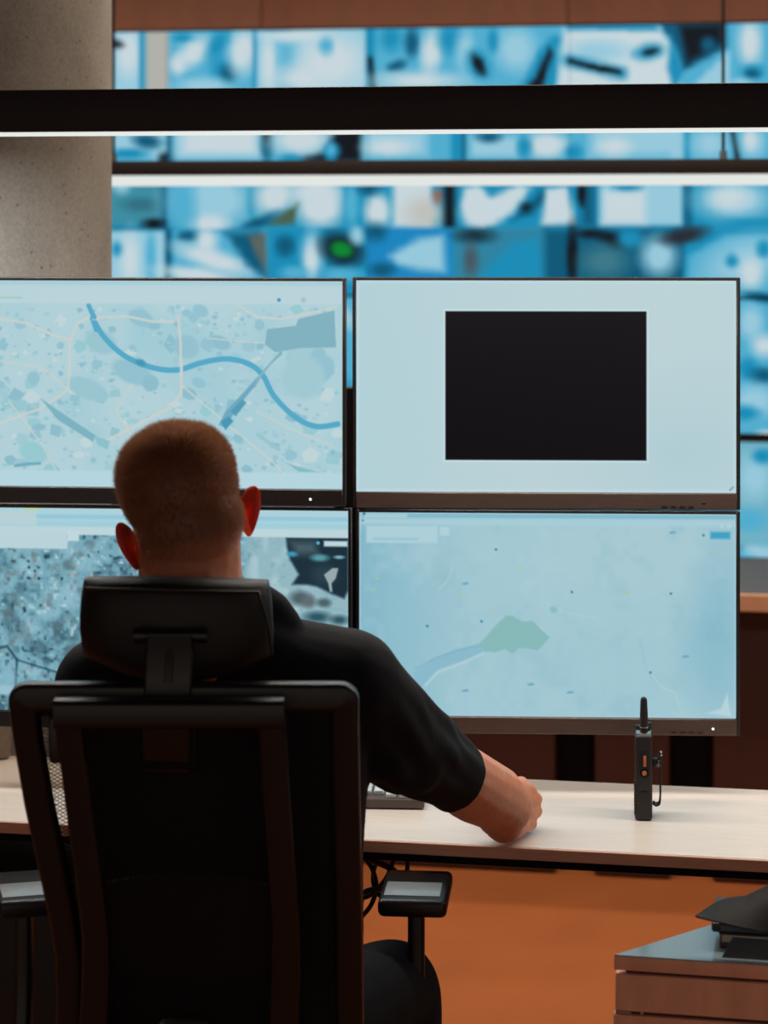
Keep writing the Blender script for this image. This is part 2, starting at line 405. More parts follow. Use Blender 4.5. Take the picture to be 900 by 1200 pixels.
E(506, 60, 12, 26, W_, 10, .5); E(490, 95, 56, 11, W_, 0, .5, .8); E(528, 46, 14, 16, B_, 0, .6); E(545, 60, 10, 22, L_, 0, .6)
E(560, 75, 12, 17, B_, -28, .5); E(561, 76, 6, 13, K_, -30, .5); E(605, 58, 22, 24, L_, 0, .5); E(578, 48, 6, 14, B_, 0, .5)
P([(604, 110), (620, 84), (630, 60), (648, 42), (660, 44), (656, 75), (648, 112)], B_, 4); P([(612, 110), (630, 86), (636, 70), (644, 56), (648, 62), (640, 88), (632, 110)], K_, 3)
P([(660, 34), (768, 28), (784, 48), (800, 112), (652, 112)], W_, 4); Q(664, 28, 770, 36, B_, 3); E(700, 60, 34, 12, L_, 0, .6)
N([(666, 71), (728, 86)], 16, B_, 4, .8); N([(668, 72), (726, 85)], 7, K_, 2); E(760, 61, 17, 9, B_, -10, .5); E(763, 60, 9, 4, K_, -12, .5)
P([(772, 26), (852, 26), (852, 56), (800, 84), (792, 56)], D_, 3); P([(796, 30), (846, 28), (846, 50), (806, 74)], K_, 5); E(830, 52, 9, 8, D_, 0, .5); P([(786, 40), (800, 84), (790, 112), (782, 80)], B_, 3)
P([(802, 110), (856, 58), (856, 112)], L_, 3); Q(856, 20, 905, 112, M_, 2); E(879, 50, 13, 26, W_, 0, .5); E(882, 84, 13, 9, B_, 0, .5); E(882, 86, 8, 5, D_, 0, .5); E(868, 100, 12, 8, L_, 0, .5)
# second strip
Q(120, 112, 905, 190, M_, 2); Q(120, 150, 196, 186, L_, 5); E(172, 165, 16, 8, D_, 8, .5); E(150, 180, 22, 6, B_, 0, .5); E(194, 186, 8, 7, K_, 0, .5); Q(196, 140, 202, 186, D_, 3)
Q(203, 130, 306, 184, L_, 5); Q(215, 150, 300, 180, W_, 7); E(312, 166, 7, 22, D_, 0, .5); E(312, 160, 4, 6, K_, 0, .6)
E(352, 164, 34, 17, W_, 0, .5); P([(340, 190), (380, 178), (395, 150), (424, 150), (424, 190)], K_, 5); E(388, 177, 10, 11, B_, 0, .3); E(388, 176, 5, 6, M_, 0, .5); E(340, 186, 12, 5, B_, 0, .5)
Q(425, 130, 545, 187, M_, 4); Q(428, 150, 500, 182, L_, 7); E(455, 172, 25, 9, W_, 0, .6); Q(528, 130, 545, 190, B_, 4); Q(541, 150, 547, 190, D_, 2)
Q(547, 130, 668, 187, M_, 3); Q(552, 160, 606, 183, L_, 5); E(573, 161, 14, 6, D_, 0, .5); E(640, 170, 24, 14, W_, 0, .4); E(615, 172, 8, 12, B_, 0, .5); E(672, 178, 10, 9, B_, 0, .5)
Q(690, 130, 802, 184, L_, 6, .8); E(720, 172, 18, 10, W_, 0, .6); Q(786, 150, 798, 184, L_, 3); Q(803, 130, 808, 190, B_, 2); E(832, 168, 20, 16, L_, 0, .6); N([(858, 150), (864, 186)], 6, K_, 2.5); E(882, 166, 14, 18, L_, 0, .5); E(879, 164, 7, 11, W_, 0, .5)
# third strip
Q(120, 190, 905, 268, B_, 2); Q(120, 215, 192, 264, (60, 140, 160), 5); E(142, 218, 10, 8, L_, 0, .6); E(165, 240, 20, 8, (50, 110, 130), 0, .6); Q(188, 190, 196, 266, D_, 3)
E(250, 235, 50, 34, L_, 0, .5); E(245, 262, 22, 10, W_, 0, .5); E(215, 240, 14, 30, M_, 0, .6); E(296, 235, 6, 18, B_, 0, .5); E(322, 230, 24, 20, W_, -20, .5); E(375, 242, 28, 24, W_, 0, .4); E(370, 225, 30, 14, W_, 0, .5)
P([(312, 264), (330, 250), (350, 238), (344, 262)], (74, 96, 74), 3); E(300, 262, 26, 6, D_, -25, .5); Q(402, 215, 424, 266, B_, 3); E(412, 240, 8, 24, M_, 0, .5)
E(442, 248, 15, 20, W_, 0, .4); Q(460, 212, 506, 266, W_, 5); E(498, 250, 22, 18, (190, 192, 188), 0, .6); E(513, 230, 5, 8, (150, 100, 85), 0, .6); E(432, 222, 12, 6, D_, 0, .6); Q(520, 190, 534, 345, K_, 3, .85)
P([(545, 220), (560, 216), (575, 232), (608, 216), (622, 220), (600, 250), (570, 266), (548, 262), (540, 240)], W_, 4); E(565, 250, 22, 14, W_, 0, .5)
P([(600, 258), (618, 238), (636, 222), (640, 234), (622, 252)], D_, 4); E(616, 243, 6, 5, K_, 0, .6); P([(640, 222), (664, 218), (674, 262), (634, 264)], W_, 4); E(684, 228, 6, 14, K_, 0, .5); Q(680, 212, 698, 266, D_, 4, .7); E(682, 226, 5, 13, K_, 0, .5)
Q(704, 215, 800, 264, L_, 4); Q(706, 224, 756, 262, W_, 6); E(735, 218, 16, 6, B_, 0, .5); Q(800, 200, 812, 268, D_, 4, .7); E(862, 234, 44, 22, L_, 0, .5); E(855, 232, 22, 13, W_, 0, .6); E(880, 262, 30, 6, B_, 0, .6)
# fourth strip
Q(120, 268, 905, 346, B_, 2); Q(120, 271, 194, 346, L_, 3); E(152, 305, 10, 30, W_, 0, .6); E(137, 292, 6, 8, B_, 0, .5); E(176, 300, 6, 30, M_, 0, .5); N([(125, 268), (192, 268)], 4, D_, 2, .8); E(180, 262, 12, 6, K_, 0, .6)
Q(193, 268, 202, 346, D_, 3); Q(202, 270, 314, 346, M_, 3); E(220, 277, 12, 6, D_, 0, .5); E(242, 282, 12, 14, W_, 0, .5); E(250, 304, 44, 11, W_, 18, .5); E(230, 322, 44, 8, W_, 8, .5); P([(262, 272), (305, 270), (314, 330), (290, 312)], D_, 4, .8); P([(290, 276), (312, 272), (314, 326)], (90, 100, 96), 3)
Q(314, 268, 426, 346, B_, 3); E(334, 288, 11, 12, D_, 0, .5); E(366, 298, 12, 26, L_, 0, .5); E(364, 306, 7, 18, W_, 0, .6); E(345, 320, 16, 8, M_, 0, .5); E(400, 292, 24, 17, K_, 20, .5); E(400, 292, 13, 9, (8, 132, 52), 14, .3); E(418, 276, 8, 10, L_, 0, .5); E(400, 322, 24, 8, M_, 0, .5)
Q(430, 268, 530, 346, (26, 132, 190), 3); P([(456, 300), (490, 280), (520, 276), (522, 318), (490, 316), (466, 310)], L_, 5); E(440, 272, 12, 10, D_, 0, .6); E(448, 316, 14, 8, D_, 0, .6)
Q(532, 268, 640, 346, (46, 130, 160), 4); P([(555, 330), (600, 285), (630, 278), (640, 330)], B_, 6); E(556, 276, 22, 8, K_, 0, .6, .7); E(552, 305, 8, 18, (70, 88, 96), 0, .6); Q(638, 268, 672, 346, D_, 6); E(672, 300, 8, 34, K_, 0, .5)
Q(680, 268, 802, 346, D_, 4); E(720, 282, 22, 8, K_, 20, .5); E(690, 274, 14, 5, K_, 0, .6); E(738, 280, 14, 12, B_, 0, .5); E(708, 306, 26, 18, (60, 120, 136), 0, .6); E(772, 300, 20, 22, L_, 0, .5); E(802, 276, 26, 9, (40, 44, 54), -12, .5)
P([(804, 346), (806, 300), (850, 276), (905, 276), (905, 346)], M_, 4); E(872, 308, 44, 26, L_, -20, .6); E(858, 306, 7, 8, B_, 0, .5); E(880, 320, 12, 16, W_, 0, .5); E(895, 292, 8, 10, B_, 0, .5)
# the strip right of the monitors
Q(840, 346, 1000, 505, M_, 3); E(893, 348, 22, 6, D_, 10, .5); E(880, 378, 14, 18, L_, 0, .5); E(896, 405, 14, 12, W_, 0, .6); E(876, 432, 12, 12, B_, 0, .5); E(895, 440, 14, 9, D_, 0, .6); E(884, 470, 24, 18, L_, 0, .5); E(872, 484, 18, 8, B_, 0, .5)
Q(840, 511, 1000, 640, (112, 176, 196), 3); E(884, 560, 20, 24, L_, 0, .6); E(878, 610, 22, 12, M_, 0, .6); E(894, 535, 12, 8, B_, 0, .5)

wx = [-279, -42, 195, 432, 668, 905, 1142]; wy = [(33, 189), (191, 346), (348, 501), (510, 642)]
def wall_u(px):                        # where the ray through that column meets the video wall
    k = (px - 450) / F; return WD * k / (math.cos(YAW) - k * math.sin(YAW))
def wall_px(u, z):
    p = room(u, 0, z, (0, WD)); return 450 + p.x * F / p.y, HOR - (p.z - EYE) * F / p.y
WU = [wall_u(x) for x in wx]
rown = ['top row', 'second row', 'third row', 'bottom row']
coln = ['hidden', 'just right of the concrete column', 'second from the column', 'third from the column', 'far right column', 'beyond the right monitors']
notes = {(1, 0): 'with a grey beige stripe', (2, 0): 'with white cloudy shapes', (3, 0): 'with a tilted dark bar above the lamps' , (4, 0): 'with a black corner beside the hanging rod',
         (1, 1): 'with pale stripes beside the column', (2, 1): 'with a small green patch', (3, 1): 'with a bright saturated blue feed', (4, 1): 'with a white square feed'}
for r, (ya, yb) in enumerate(wy):
    z1 = EYE + (HOR - ya) * WD / F; z0 = EYE + (HOR - yb) * WD / F
    for c in range(6):
        if (c == 0 and r > 1) or (c in (1, 2) and r > 2): continue
        ua, ub = WU[c] + .0004, WU[c + 1] - .0004; w, h = ub - ua, z1 - z0
        colname = {0: 'behind the concrete column', 1: 'beside the concrete column', 2: 'second panel from the column', 3: 'third panel from the column', 4: 'fourth panel from the column', 5: 'fifth panel from the column'}[c]
        nt = {(1, 0): ' showing a beige stripe', (2, 0): ' showing white cloudy shapes', (3, 0): ' showing a dark slanting smudge', (4, 0): ' showing a tilted black bar', (1, 1): ' showing pale blue stripes',
              (2, 1): ' showing a small green patch', (3, 1): ' showing one bright blue feed', (4, 1): ' showing a white square feed'}.get((c, r), ' of blue feeds')
        t = thing('video_wall_display', 'blue video wall display%s, %s, %s' % (nt, rown[r], colname), 'display', room((ua + ub) / 2, 0, z0, (0, WD)), YAW, 'video wall displays')
        b = NB(); box(b, (0, .03, h / 2), (w, .05, h), 0, .003, 1); build('casing', b, M['black'], t)
        nc, nr = 100, 64
        us = np.linspace(ua + .0003, ub - .0003, nc); zs = np.linspace(z1 - .002, z0 + .002, nr); UU, ZZ = np.meshgrid(us, zs)
        YY = WD + UU * math.sin(YAW); XX = UU * math.cos(YAW)
        o = picture('screen', cv.at(450 + XX * F / YY, HOR - (ZZ - EYE) * F / YY), w - .0006, h - .003, M['screen'], t); o.location = (0, .002, h / 2)

# ================================================================== lamps
def pendant(o, zb, hh, hd, length, label, mg, cables, depth):
    t = thing('pendant_lamp', label, 'lamp', (o[0], o[1], zb), YAW)
    b = NB(); box(b, (0, 0, hd + hh / 2), (length, depth, hh), 0, .003, 2); build('housing', b, M['lamp'], t)
    b = NB(); box(b, (0, 0, hd / 2), (length - .01, depth - .008, hd), 0, .002, 1); build('diffuser', b, mg, t)
    for u in cables:
        b = NB(); tube(b, [(u, 0, hh + hd), (u, 0, 3.0 - zb)], .0045, 8); k = build('cable', b, M['lamp'], t)
        b = NB(); tube(b, [(u, 0, 2.975 - zb), (u, 0, 3.0 - zb)], .03, 16); build('ceiling_cup', b, M['lamp'], k)
        b = NB(); tube(b, [(u, 0, hh + hd), (u, 0, hh + hd + .02)], .009, 12); build('cable_grip', b, M['chrome'], k)
pendant((0, 3.52), 1.785, .066, .005, 3.3, 'long black pendant lamp crossing in front of the concrete column', M['lampglow'], (-1.45, 1.45), .06)
pendant((0, 5.9), 1.730, .038, .027, 5.0, 'long black pendant lamp with a tall white diffuser, behind the column', M['lampglow2'], (-2.2, -.72, .86, 2.3), .06)
def added_ceiling_lamp(o, length, label, wid=.16):  # fixtures for the lights added out of view over aisle and wall
    t = thing('added_ceiling_lamp', label, 'lamp', (o[0], o[1], 2.94), YAW)
    b = NB(); box(b, (0, 0, .03), (length, wid, .06), 0, .004, 1); build('housing', b, M['lamp'], t)
    b = NB(); box(b, (0, 0, -.002), (length - .03, wid - .03, .004)); build('diffuser', b, M['addedglow'], t)
added_ceiling_lamp((.1, 4.8), 3.5, 'long unseen ceiling lamp added above the aisle before the console', .42)
added_ceiling_lamp((0, 7.85), 5.1, 'long unseen ceiling lamp added to wash the brown wall above the video wall')

# ================================================================== console in the background
CO = (0, 5.72)
t = thing('console_desk', 'long brown console with black slots and a pale front edge', 'desk', (CO[0], CO[1], 0), YAW)
b = NB(); box(b, (0, .30, .722), (6.4, .56, .036), 0, .003, 1); top = build('tabletop', b, M['consoletop'], t)
b = NB(); box(b, (0, .01, .719), (6.4, .022, .042), 0, .003, 1); build('edge_strip', b, M['consoleedge'], top)
b = NB(); box(b, (0, .35, .35), (6.3, .3, .70)); build('carcass', b, M['black'], t)
edges = [640, 686, 775, 826]
def con_u(px): k = (px - 450) / F; return (CO[1] + .1) * k / (math.cos(YAW) - k * math.sin(YAW))
cuts = [-3.15] + [v for k in range(-4, 0) for v in (con_u(640) + k * .6, con_u(686) + k * .6)] + [con_u(640), con_u(686), con_u(775), con_u(826)] + [v for k in range(1, 4) for v in (con_u(826) + k * .62, con_u(826) + k * .62 + .1)] + [3.15]
for a_, b_ in zip(cuts[0::2], cuts[1::2]):
    b = NB(); box(b, ((a_ + b_) / 2, .17, .35), (b_ - a_, .06, .69), 0, .004, 1); build('panel', b, M['console'], t)

# ================================================================== desk
def desk_pt(u, v, z): return room(u, v, z, (0, 3.397))
DZ = .74
t = thing('desk', 'pale beech desk with black frame under four monitors', 'desk', (0, 3.397, 0), YAW)
b = NB(); box(b, (.05, .20, DZ - .0085), (2.5, .398, .017), 0, .0015, 1); dtop = build('desktop', b, M['desk'], t)
b = NB(); box(b, (.05, -.0005, DZ - .0100), (2.5, .004, .0175), 0, .001, 1); build('edge_band', b, M['deskedge'], dtop)
b = NB(); box(b, (.05, .012, DZ - .024), (2.44, .02, .013)); build('frame_rail', b, M['black'], t)
b = NB(); box(b, (.05, .36, DZ - .035), (2.44, .03, .03)); build('frame_rail', b, M['black'], t)
for u in (-1.13, 1.24):
    b = NB(); box(b, (u, .2, .37), (.06, .08, .69), 0, .004); lg = build('leg', b, M['black'], t)
    b = NB(); box(b, (u, .2, .012), (.08, .40, .024), 0, .004); build('foot', b, M['black'], lg)
cpos = at(519, 1010, 3.40)
b = NB(); box(b, (.085, .065, DZ - .030), (.06, .07, .018), 0, .006); build('control_box', b, M['plastic'], t)
b = NB(); box(b, (.05, .402, DZ - .010), (2.5, .006, .016), 0, .001, 1); build('rear_strip', b, M['chrome'], t)
# black cabinet under the left end, cables
t = thing('low_cabinet', 'black cabinet standing under the left end of the beech desk', 'cabinet', desk_pt(-.72, .22, 0), YAW)
b = NB(); box(b, (0, 0, .33), (.62, .30, .62), 0, .003); build('body', b, M['blackcab'], t)
for s in (-1, 1):
    b = NB(); box(b, (s * .155, -.158, .33), (.300, .016, .60), 0, .002); dr = build('door', b, M['blackcab'], t)
    b = NB(); tube(b, [(s * .03, -.185, .42), (s * .03, -.185, .52)], .005, 8); build('handle', b, M['plastic'], dr)
    for zz in (.43, .51):
        pass
b = NB(); box(b, (0, 0, .01), (.58, .26, .02)); build('plinth', b, M['black'], t)
cab = [[(418, 1003, 3.50), (446, 1012, 3.48), (464, 1024, 3.46), (450, 1040, 3.47), (428, 1046, 3.48), (420, 1066, 3.5)],
       [(424, 1002, 3.47), (436, 1018, 3.46), (441, 1040, 3.46), (434, 1062, 3.46), (418, 1080, 3.47)],
       [(446, 1004, 3.49), (438, 1020, 3.5), (439, 1040, 3.5), (452, 1052, 3.49), (474, 1032, 3.47), (478, 1006, 3.47)],
       [(462, 1006, 3.46), (452, 1030, 3.45), (432, 1050, 3.45), (412, 1052, 3.46)]]
bnames = []
for k, c in enumerate(cab):
    b = NB(); tube(b, smoothpath([at(*p) for p in c], 8), .0036 if k else .005, 8)
    o = build('cable', b, M['plastic'])
    tag(o, ['thick black cable looping under the desk edge', 'thin black cable hanging down beside the chair back', 'black cable drooping in a wide loop near the armrest', 'black cable slanting across the loops under the desk'][k], 'cable', 'cables under the desk')

t = thing('felt_divider', 'low grey beige felt block on the desk left of the chair', 'divider', (at(-60, 903, 3.86).x, 3.87, DZ), R(30))
b = NB(); box(b, (0, 0, .075), (.20, .035, .15), R(-30) + R(24), .006); build('felt_block', b, M['felt'], t)
b = NB(); box(b, (0, 0, .004), (.17, .025, .008), R(-6), .002); build('foot', b, M['felt'], t)

# keyboard
kp = at(497, 950, 3.56)
t = thing('keyboard', 'grey keyboard with pale keys in front of the seated person', 'keyboard', (kp.x, 3.565, DZ), R(-3))
KW, KD = .44, .125
b = NB(); prism(b, [(-KW, 0), (0, 0), (0, KD), (-KW, KD)], .002, .016, .002); build('body', b, M['kbd'], t)
kb = NB(); box(kb, (0, 0, 0), (.0155, .0155, .008), 0, .0015, 1); kme = None
for r in range(6):
    for c in range(22):
        if r == 5 and c not in (0, 1, 2, 6, 10, 11, 13, 14, 15, 17, 18, 20, 21): continue
        px_, py_ = -.013 - c * .0195, KD - .014 - r * .0195
        if kme is None:
            o = build('key', kb, M['keys'], t); kme = o.data
        else: o = link('key', kme, t)
        o.location = (px_, py_, .0195)
        if r == 5 and c in (10,): o.scale = (5.0, 1, 1)
b = NB()
for x in (-.03, -KW + .03): box(b, (x, .1, .001), (.03, .02, .002))
build('rubber_foot', b, M['plastic'], t)

# ================================================================== monitors
MW, MH = .6135, .3665
def vnoise(cvs, cells, seed): return sum(cvs.noise(c, seed + i) * w for i, (c, w) in enumerate(cells))
def screen_map():                        # city map with a river
    c = Canvas(-46, 328, 402, 570, 1.15, (176, 207, 215)); X, Y = c.X, c.Y; g = np.random.default_rng(3)
    c.put((vnoise(c, ((70, .6), (30, .4)), 5) - .42) * 3, (160, 202, 213), .75)
    pal = [(146, 192, 206), (152, 196, 207), (160, 200, 210), (140, 188, 202), (190, 212, 216), (150, 200, 208)]
    for i in range(620):
        x, y = g.uniform(-46, 398), g.uniform(358, 556); s = g.uniform(1.5, 4.5) if g.random() < .8 else g.uniform(5, 12)
        n = g.integers(4, 7); a0 = g.uniform(0, 360); q = g.uniform(.5, 1.0)
        pts = [(x + s * math.cos(R(a0 + 360 * j / n)) * g.uniform(.75, 1.2), y + s * q * math.sin(R(a0 + 360 * j / n)) * g.uniform(.75, 1.2)) for j in range(n)]
        xs = [p[0] for p in pts]; ys = [p[1] for p in pts]
        i0, i1 = int((min(xs) - 3 + 46) * 1.15), int((max(xs) + 3 + 46) * 1.15); j0, j1 = int((min(ys) - 3 - 328) * 1.15), int((max(ys) + 3 - 328) * 1.15)
        i0, j0 = max(i0, 0), max(j0, 0)
        sub = Canvas.__new__(Canvas); sub.X, sub.Y, sub.a = X[j0:j1, i0:i1], Y[j0:j1, i0:i1], c.a[j0:j1, i0:i1]
        if sub.X.size == 0: continue
        sub.poly(pts, pal[g.integers(len(pal))], .6, g.uniform(.55, 1)); c.a[j0:j1, i0:i1] = sub.a
    for cx, cy, rx, ry, k in ((150, 435, 26, 14, 0), (172, 448, 10, 10, 3), (215, 405, 16, 14, 0), (255, 400, 14, 8, 3), (240, 402, 8, 8, 0), (112, 400, 20, 14, 1), (30, 443, 8, 8, 0), (160, 372, 16, 10, 0), (355, 410, 20, 18, 2), (380, 430, 12, 16, 0), (372, 418, 10, 14, 0), (230, 447, 9, 6, 0), (218, 460, 10, 7, 3), (95, 455, 26, 12, 1), (30, 530, 18, 12, 5), (355, 440, 26, 26, 2), (232, 363, 10, 7, 0)):
        c.ell(cx, cy, rx, ry, pal[k], 20, .12, .8)
    cream = (200, 207, 202)
    for pts, w in (([(-46, 368), (20, 378), (48, 390), (74, 398), (84, 378), (96, 372), (145, 370), (175, 376), (200, 376)], 3), ([(74, 398), (74, 430), (72, 456), (40, 478), (-20, 500)], 3), ([(205, 370), (208, 400), (209, 460), (196, 476), (150, 500), (120, 515)], 3.2), ([(275, 356), (300, 370), (330, 372), (395, 358)], 2.6), ([(150, 450), (130, 480), (180, 560)], 2), ([(-30, 420), (40, 430), (72, 456)], 2), ([(209, 450), (270, 500), (320, 540), (340, 560)], 2), ([(240, 395), (300, 400), (360, 400)], 1.6), ([(300, 480), (340, 500), (390, 520)], 1.6), ([(0, 470), (40, 520), (60, 556)], 1.8)):
        c.line(pts, w, cream, .8, .85)
    riv = (84, 168, 198)
    c.line([(101, 372), (106, 386)], 5, riv)
    c.line([(p.x, p.y) for p in smoothpath([(104, 376, 0), (114, 392, 0), (132, 410, 0), (152, 422, 0), (180, 431, 0), (206, 432, 0), (232, 424, 0), (262, 419, 0), (288, 424, 0), (306, 437, 0), (320, 462, 0), (345, 486, 0), (370, 497, 0), (396, 494, 0)], 5)], 6.4, riv)
    c.rect(101.5, 371, 109, 374.5, cream, .6); c.rect(207, 424, 211, 440, cream, .8, .8)
    c.line([(97, 357), (101, 366), (104, 371)], 5.5, riv); c.ell(160, 424, 6, 4, (66, 150, 180), 20, .4)
    park = (128, 176, 191)
    c.poly([(312, 384), (346, 380), (349, 372), (392, 362), (394, 405), (350, 406), (322, 411), (309, 402)], park, .7)
    c.line([(328, 412), (315, 425), (304, 438), (296, 450)], [4, 2, 3, 5], park, .6); c.poly([(300, 440), (296, 452), (276, 476), (262, 500), (254, 496), (262, 480), (276, 466)], (110, 168, 190), .8)
    c.poly([(256, 492), (266, 486), (271, 492), (262, 502)], (70, 150, 180), .8); c.poly([(268, 480), (282, 466), (287, 470), (274, 486)], (84, 154, 178), .8)
    c.poly([(38, 466), (56, 478), (106, 510), (102, 517), (60, 492)], (124, 178, 192), .8); c.poly([(104, 510), (122, 516), (120, 526), (108, 521)], (138, 192, 200), .8)
    c.line([(8, 546), (22, 544), (38, 543)], 3.4, (110, 170, 185), .8); c.poly([(300, 505), (328, 523), (326, 527), (298, 508)], (150, 195, 205), .8); c.poly([(335, 540), (372, 550), (350, 550)], (130, 185, 198), 1)
    for v, a_ in ((329, .5), (338, .35)): c.rect(-46, v, 402, v + 7, (186, 212, 219), 2, a_)
    c.rect(-46, 328, 402, 355, (184, 210, 217), 1, .85); c.rect(-46, 329, 402, 333, (150, 200, 214), 1.5, .5); c.rect(-46, 551, 402, 570, (180, 212, 222), 1, .9)
    c.rect(-46, 347, 16, 349.5, (160, 205, 190), .8); c.ell(326, 350, 2.2, 2.2, (70, 150, 185), 0, .3); c.ell(355, 350, 3, 3, (168, 190, 200), 0, .3)
    return c.a, (170, 207, 217)
def screen_slide():                      # pale slide with a black box
    c = Canvas(416, 329, 861, 577, 1.15, (184, 209, 214))
    c.put(1 - (c.X - 416) / 200, (170, 205, 215), .5); c.ell(720, 440, 120, 170, (190, 209, 214), 0, .9, .5); c.ell(800, 530, 90, 60, (166, 200, 210), 0, .9, .5)
    q = np.minimum(np.minimum(c.X - 416, 861 - c.X), np.minimum(c.Y - 329, 577 - c.Y)); c.put(1 - q / 5, (196, 222, 230), .7)
    c.rect(518.5, 363, 758, 541.5, (200, 224, 230), .9); c.rect(520.5, 365, 756, 539.5, (10, 8, 14), .5); c.line([(853, 574), (857, 570)], 1.4, (90, 140, 155), .4)
    return c.a
def screen_satellite():                  # aerial photograph with light tool bars
    c = Canvas(-38, 596, 409, 838, 1.15, (110, 160, 176))
    n = vnoise(c, ((34, .35), (14, .35), (7, .25), (4, .2)), 11); n = (n - n.mean()) / n.std()
    m = vnoise(c, ((6.5, .6), (4, .4)), 31); m = (m - m.mean()) / m.std()
    c.put(n * .45 + .35, (140, 184, 198), .8); c.put(-n * .6 - .3, (66, 102, 116), .75); c.put(-m * .8 - .9, (34, 66, 82), .75); c.put(m * .7 - .75, (184, 210, 218), .8)
    w = vnoise(c, ((9, .5), (4, .5)), 57); c.put((w - .62) * 6, (112, 118, 120), .4)
    c.put((c.noise(14, 71) - .7) * 5, (90, 110, 118), .5)
    for pts, w_ in (([(-38, 770), (0, 762), (12, 778), (10, 812), (2, 838)], 3), ([(12, 778), (60, 792)], 2)): c.line(pts, w_, (34, 70, 86), 1.2, .8)
    c.ell(2, 800, 10, 18, (130, 180, 198), 0, .4, .7)
    # right half
    c.put((c.X - 284) / 8 * ((c.Y < 760) * 1.0), (146, 182, 192), .75); c.put((c.noise(12, 91) - .5) * 4 * (c.X > 284), (170, 200, 206), .6); c.put((m * .5 - .3) * (c.X > 284), (110, 160, 176), .5)
    c.poly([(335, 628), (409, 628), (409, 690), (404, 700), (388, 694), (372, 686), (360, 684), (342, 684), (350, 672), (340, 655), (336, 640)], (26, 48, 60), 2)
    c.poly([(336, 630), (372, 630), (376, 650), (345, 652)], (70, 92, 100), 3, .5); c.ell(380, 672, 14, 12, (40, 62, 72), 0, .5); c.poly([(380, 672), (390, 664), (397, 664), (394, 676), (389, 682), (390, 692), (387, 692), (385, 682)], (150, 168, 172), .9)
    c.ell(375, 652, 10, 4, (84, 150, 160), 0, .5); c.ell(342, 648, 6, 3, (60, 150, 180), 0, .5); c.ell(398, 651, 6, 2, (120, 170, 185), 0, .5)
    c.ell(352, 700, 12, 8, (78, 96, 104), 0, .5); c.ell(362, 704, 8, 7, (96, 108, 112), 0, .5); c.ell(380, 705, 8, 5, (74, 98, 106), 0, .5); c.ell(372, 722, 14, 6, (44, 84, 98), 0, .6); c.ell(398, 725, 9, 5, (50, 84, 96), 0, .6); c.ell(386, 735, 8, 4, (70, 104, 114), 0, .5)
    c.rect(-38, 596, 409, 628, (172, 208, 218), .8); c.rect(-38, 604, 409, 609, (146, 198, 216), 1.2); c.rect(-38, 612, 409, 618, (160, 204, 217), 1.5); c.rect(-38, 619, 409, 628, (186, 212, 218), 1.2)
    c.rect(-38, 600, 36, 618, (182, 208, 214), 1.5, .7); c.rect(-38, 622, 73, 645, (184, 210, 217), 1.0); c.rect(73, 624, 87, 635.5, (190, 216, 222), 1); c.rect(20, 596, 40, 598.5, (190, 214, 140), .8)
    c.rect(380, 632, 408, 638.5, (190, 214, 222), 1.2); c.ell(373, 634.5, 2, 2, (90, 180, 205), 0, .4); c.rect(-38, 808, 8, 820, (150, 190, 205), 1.5, .8)
    return c.a
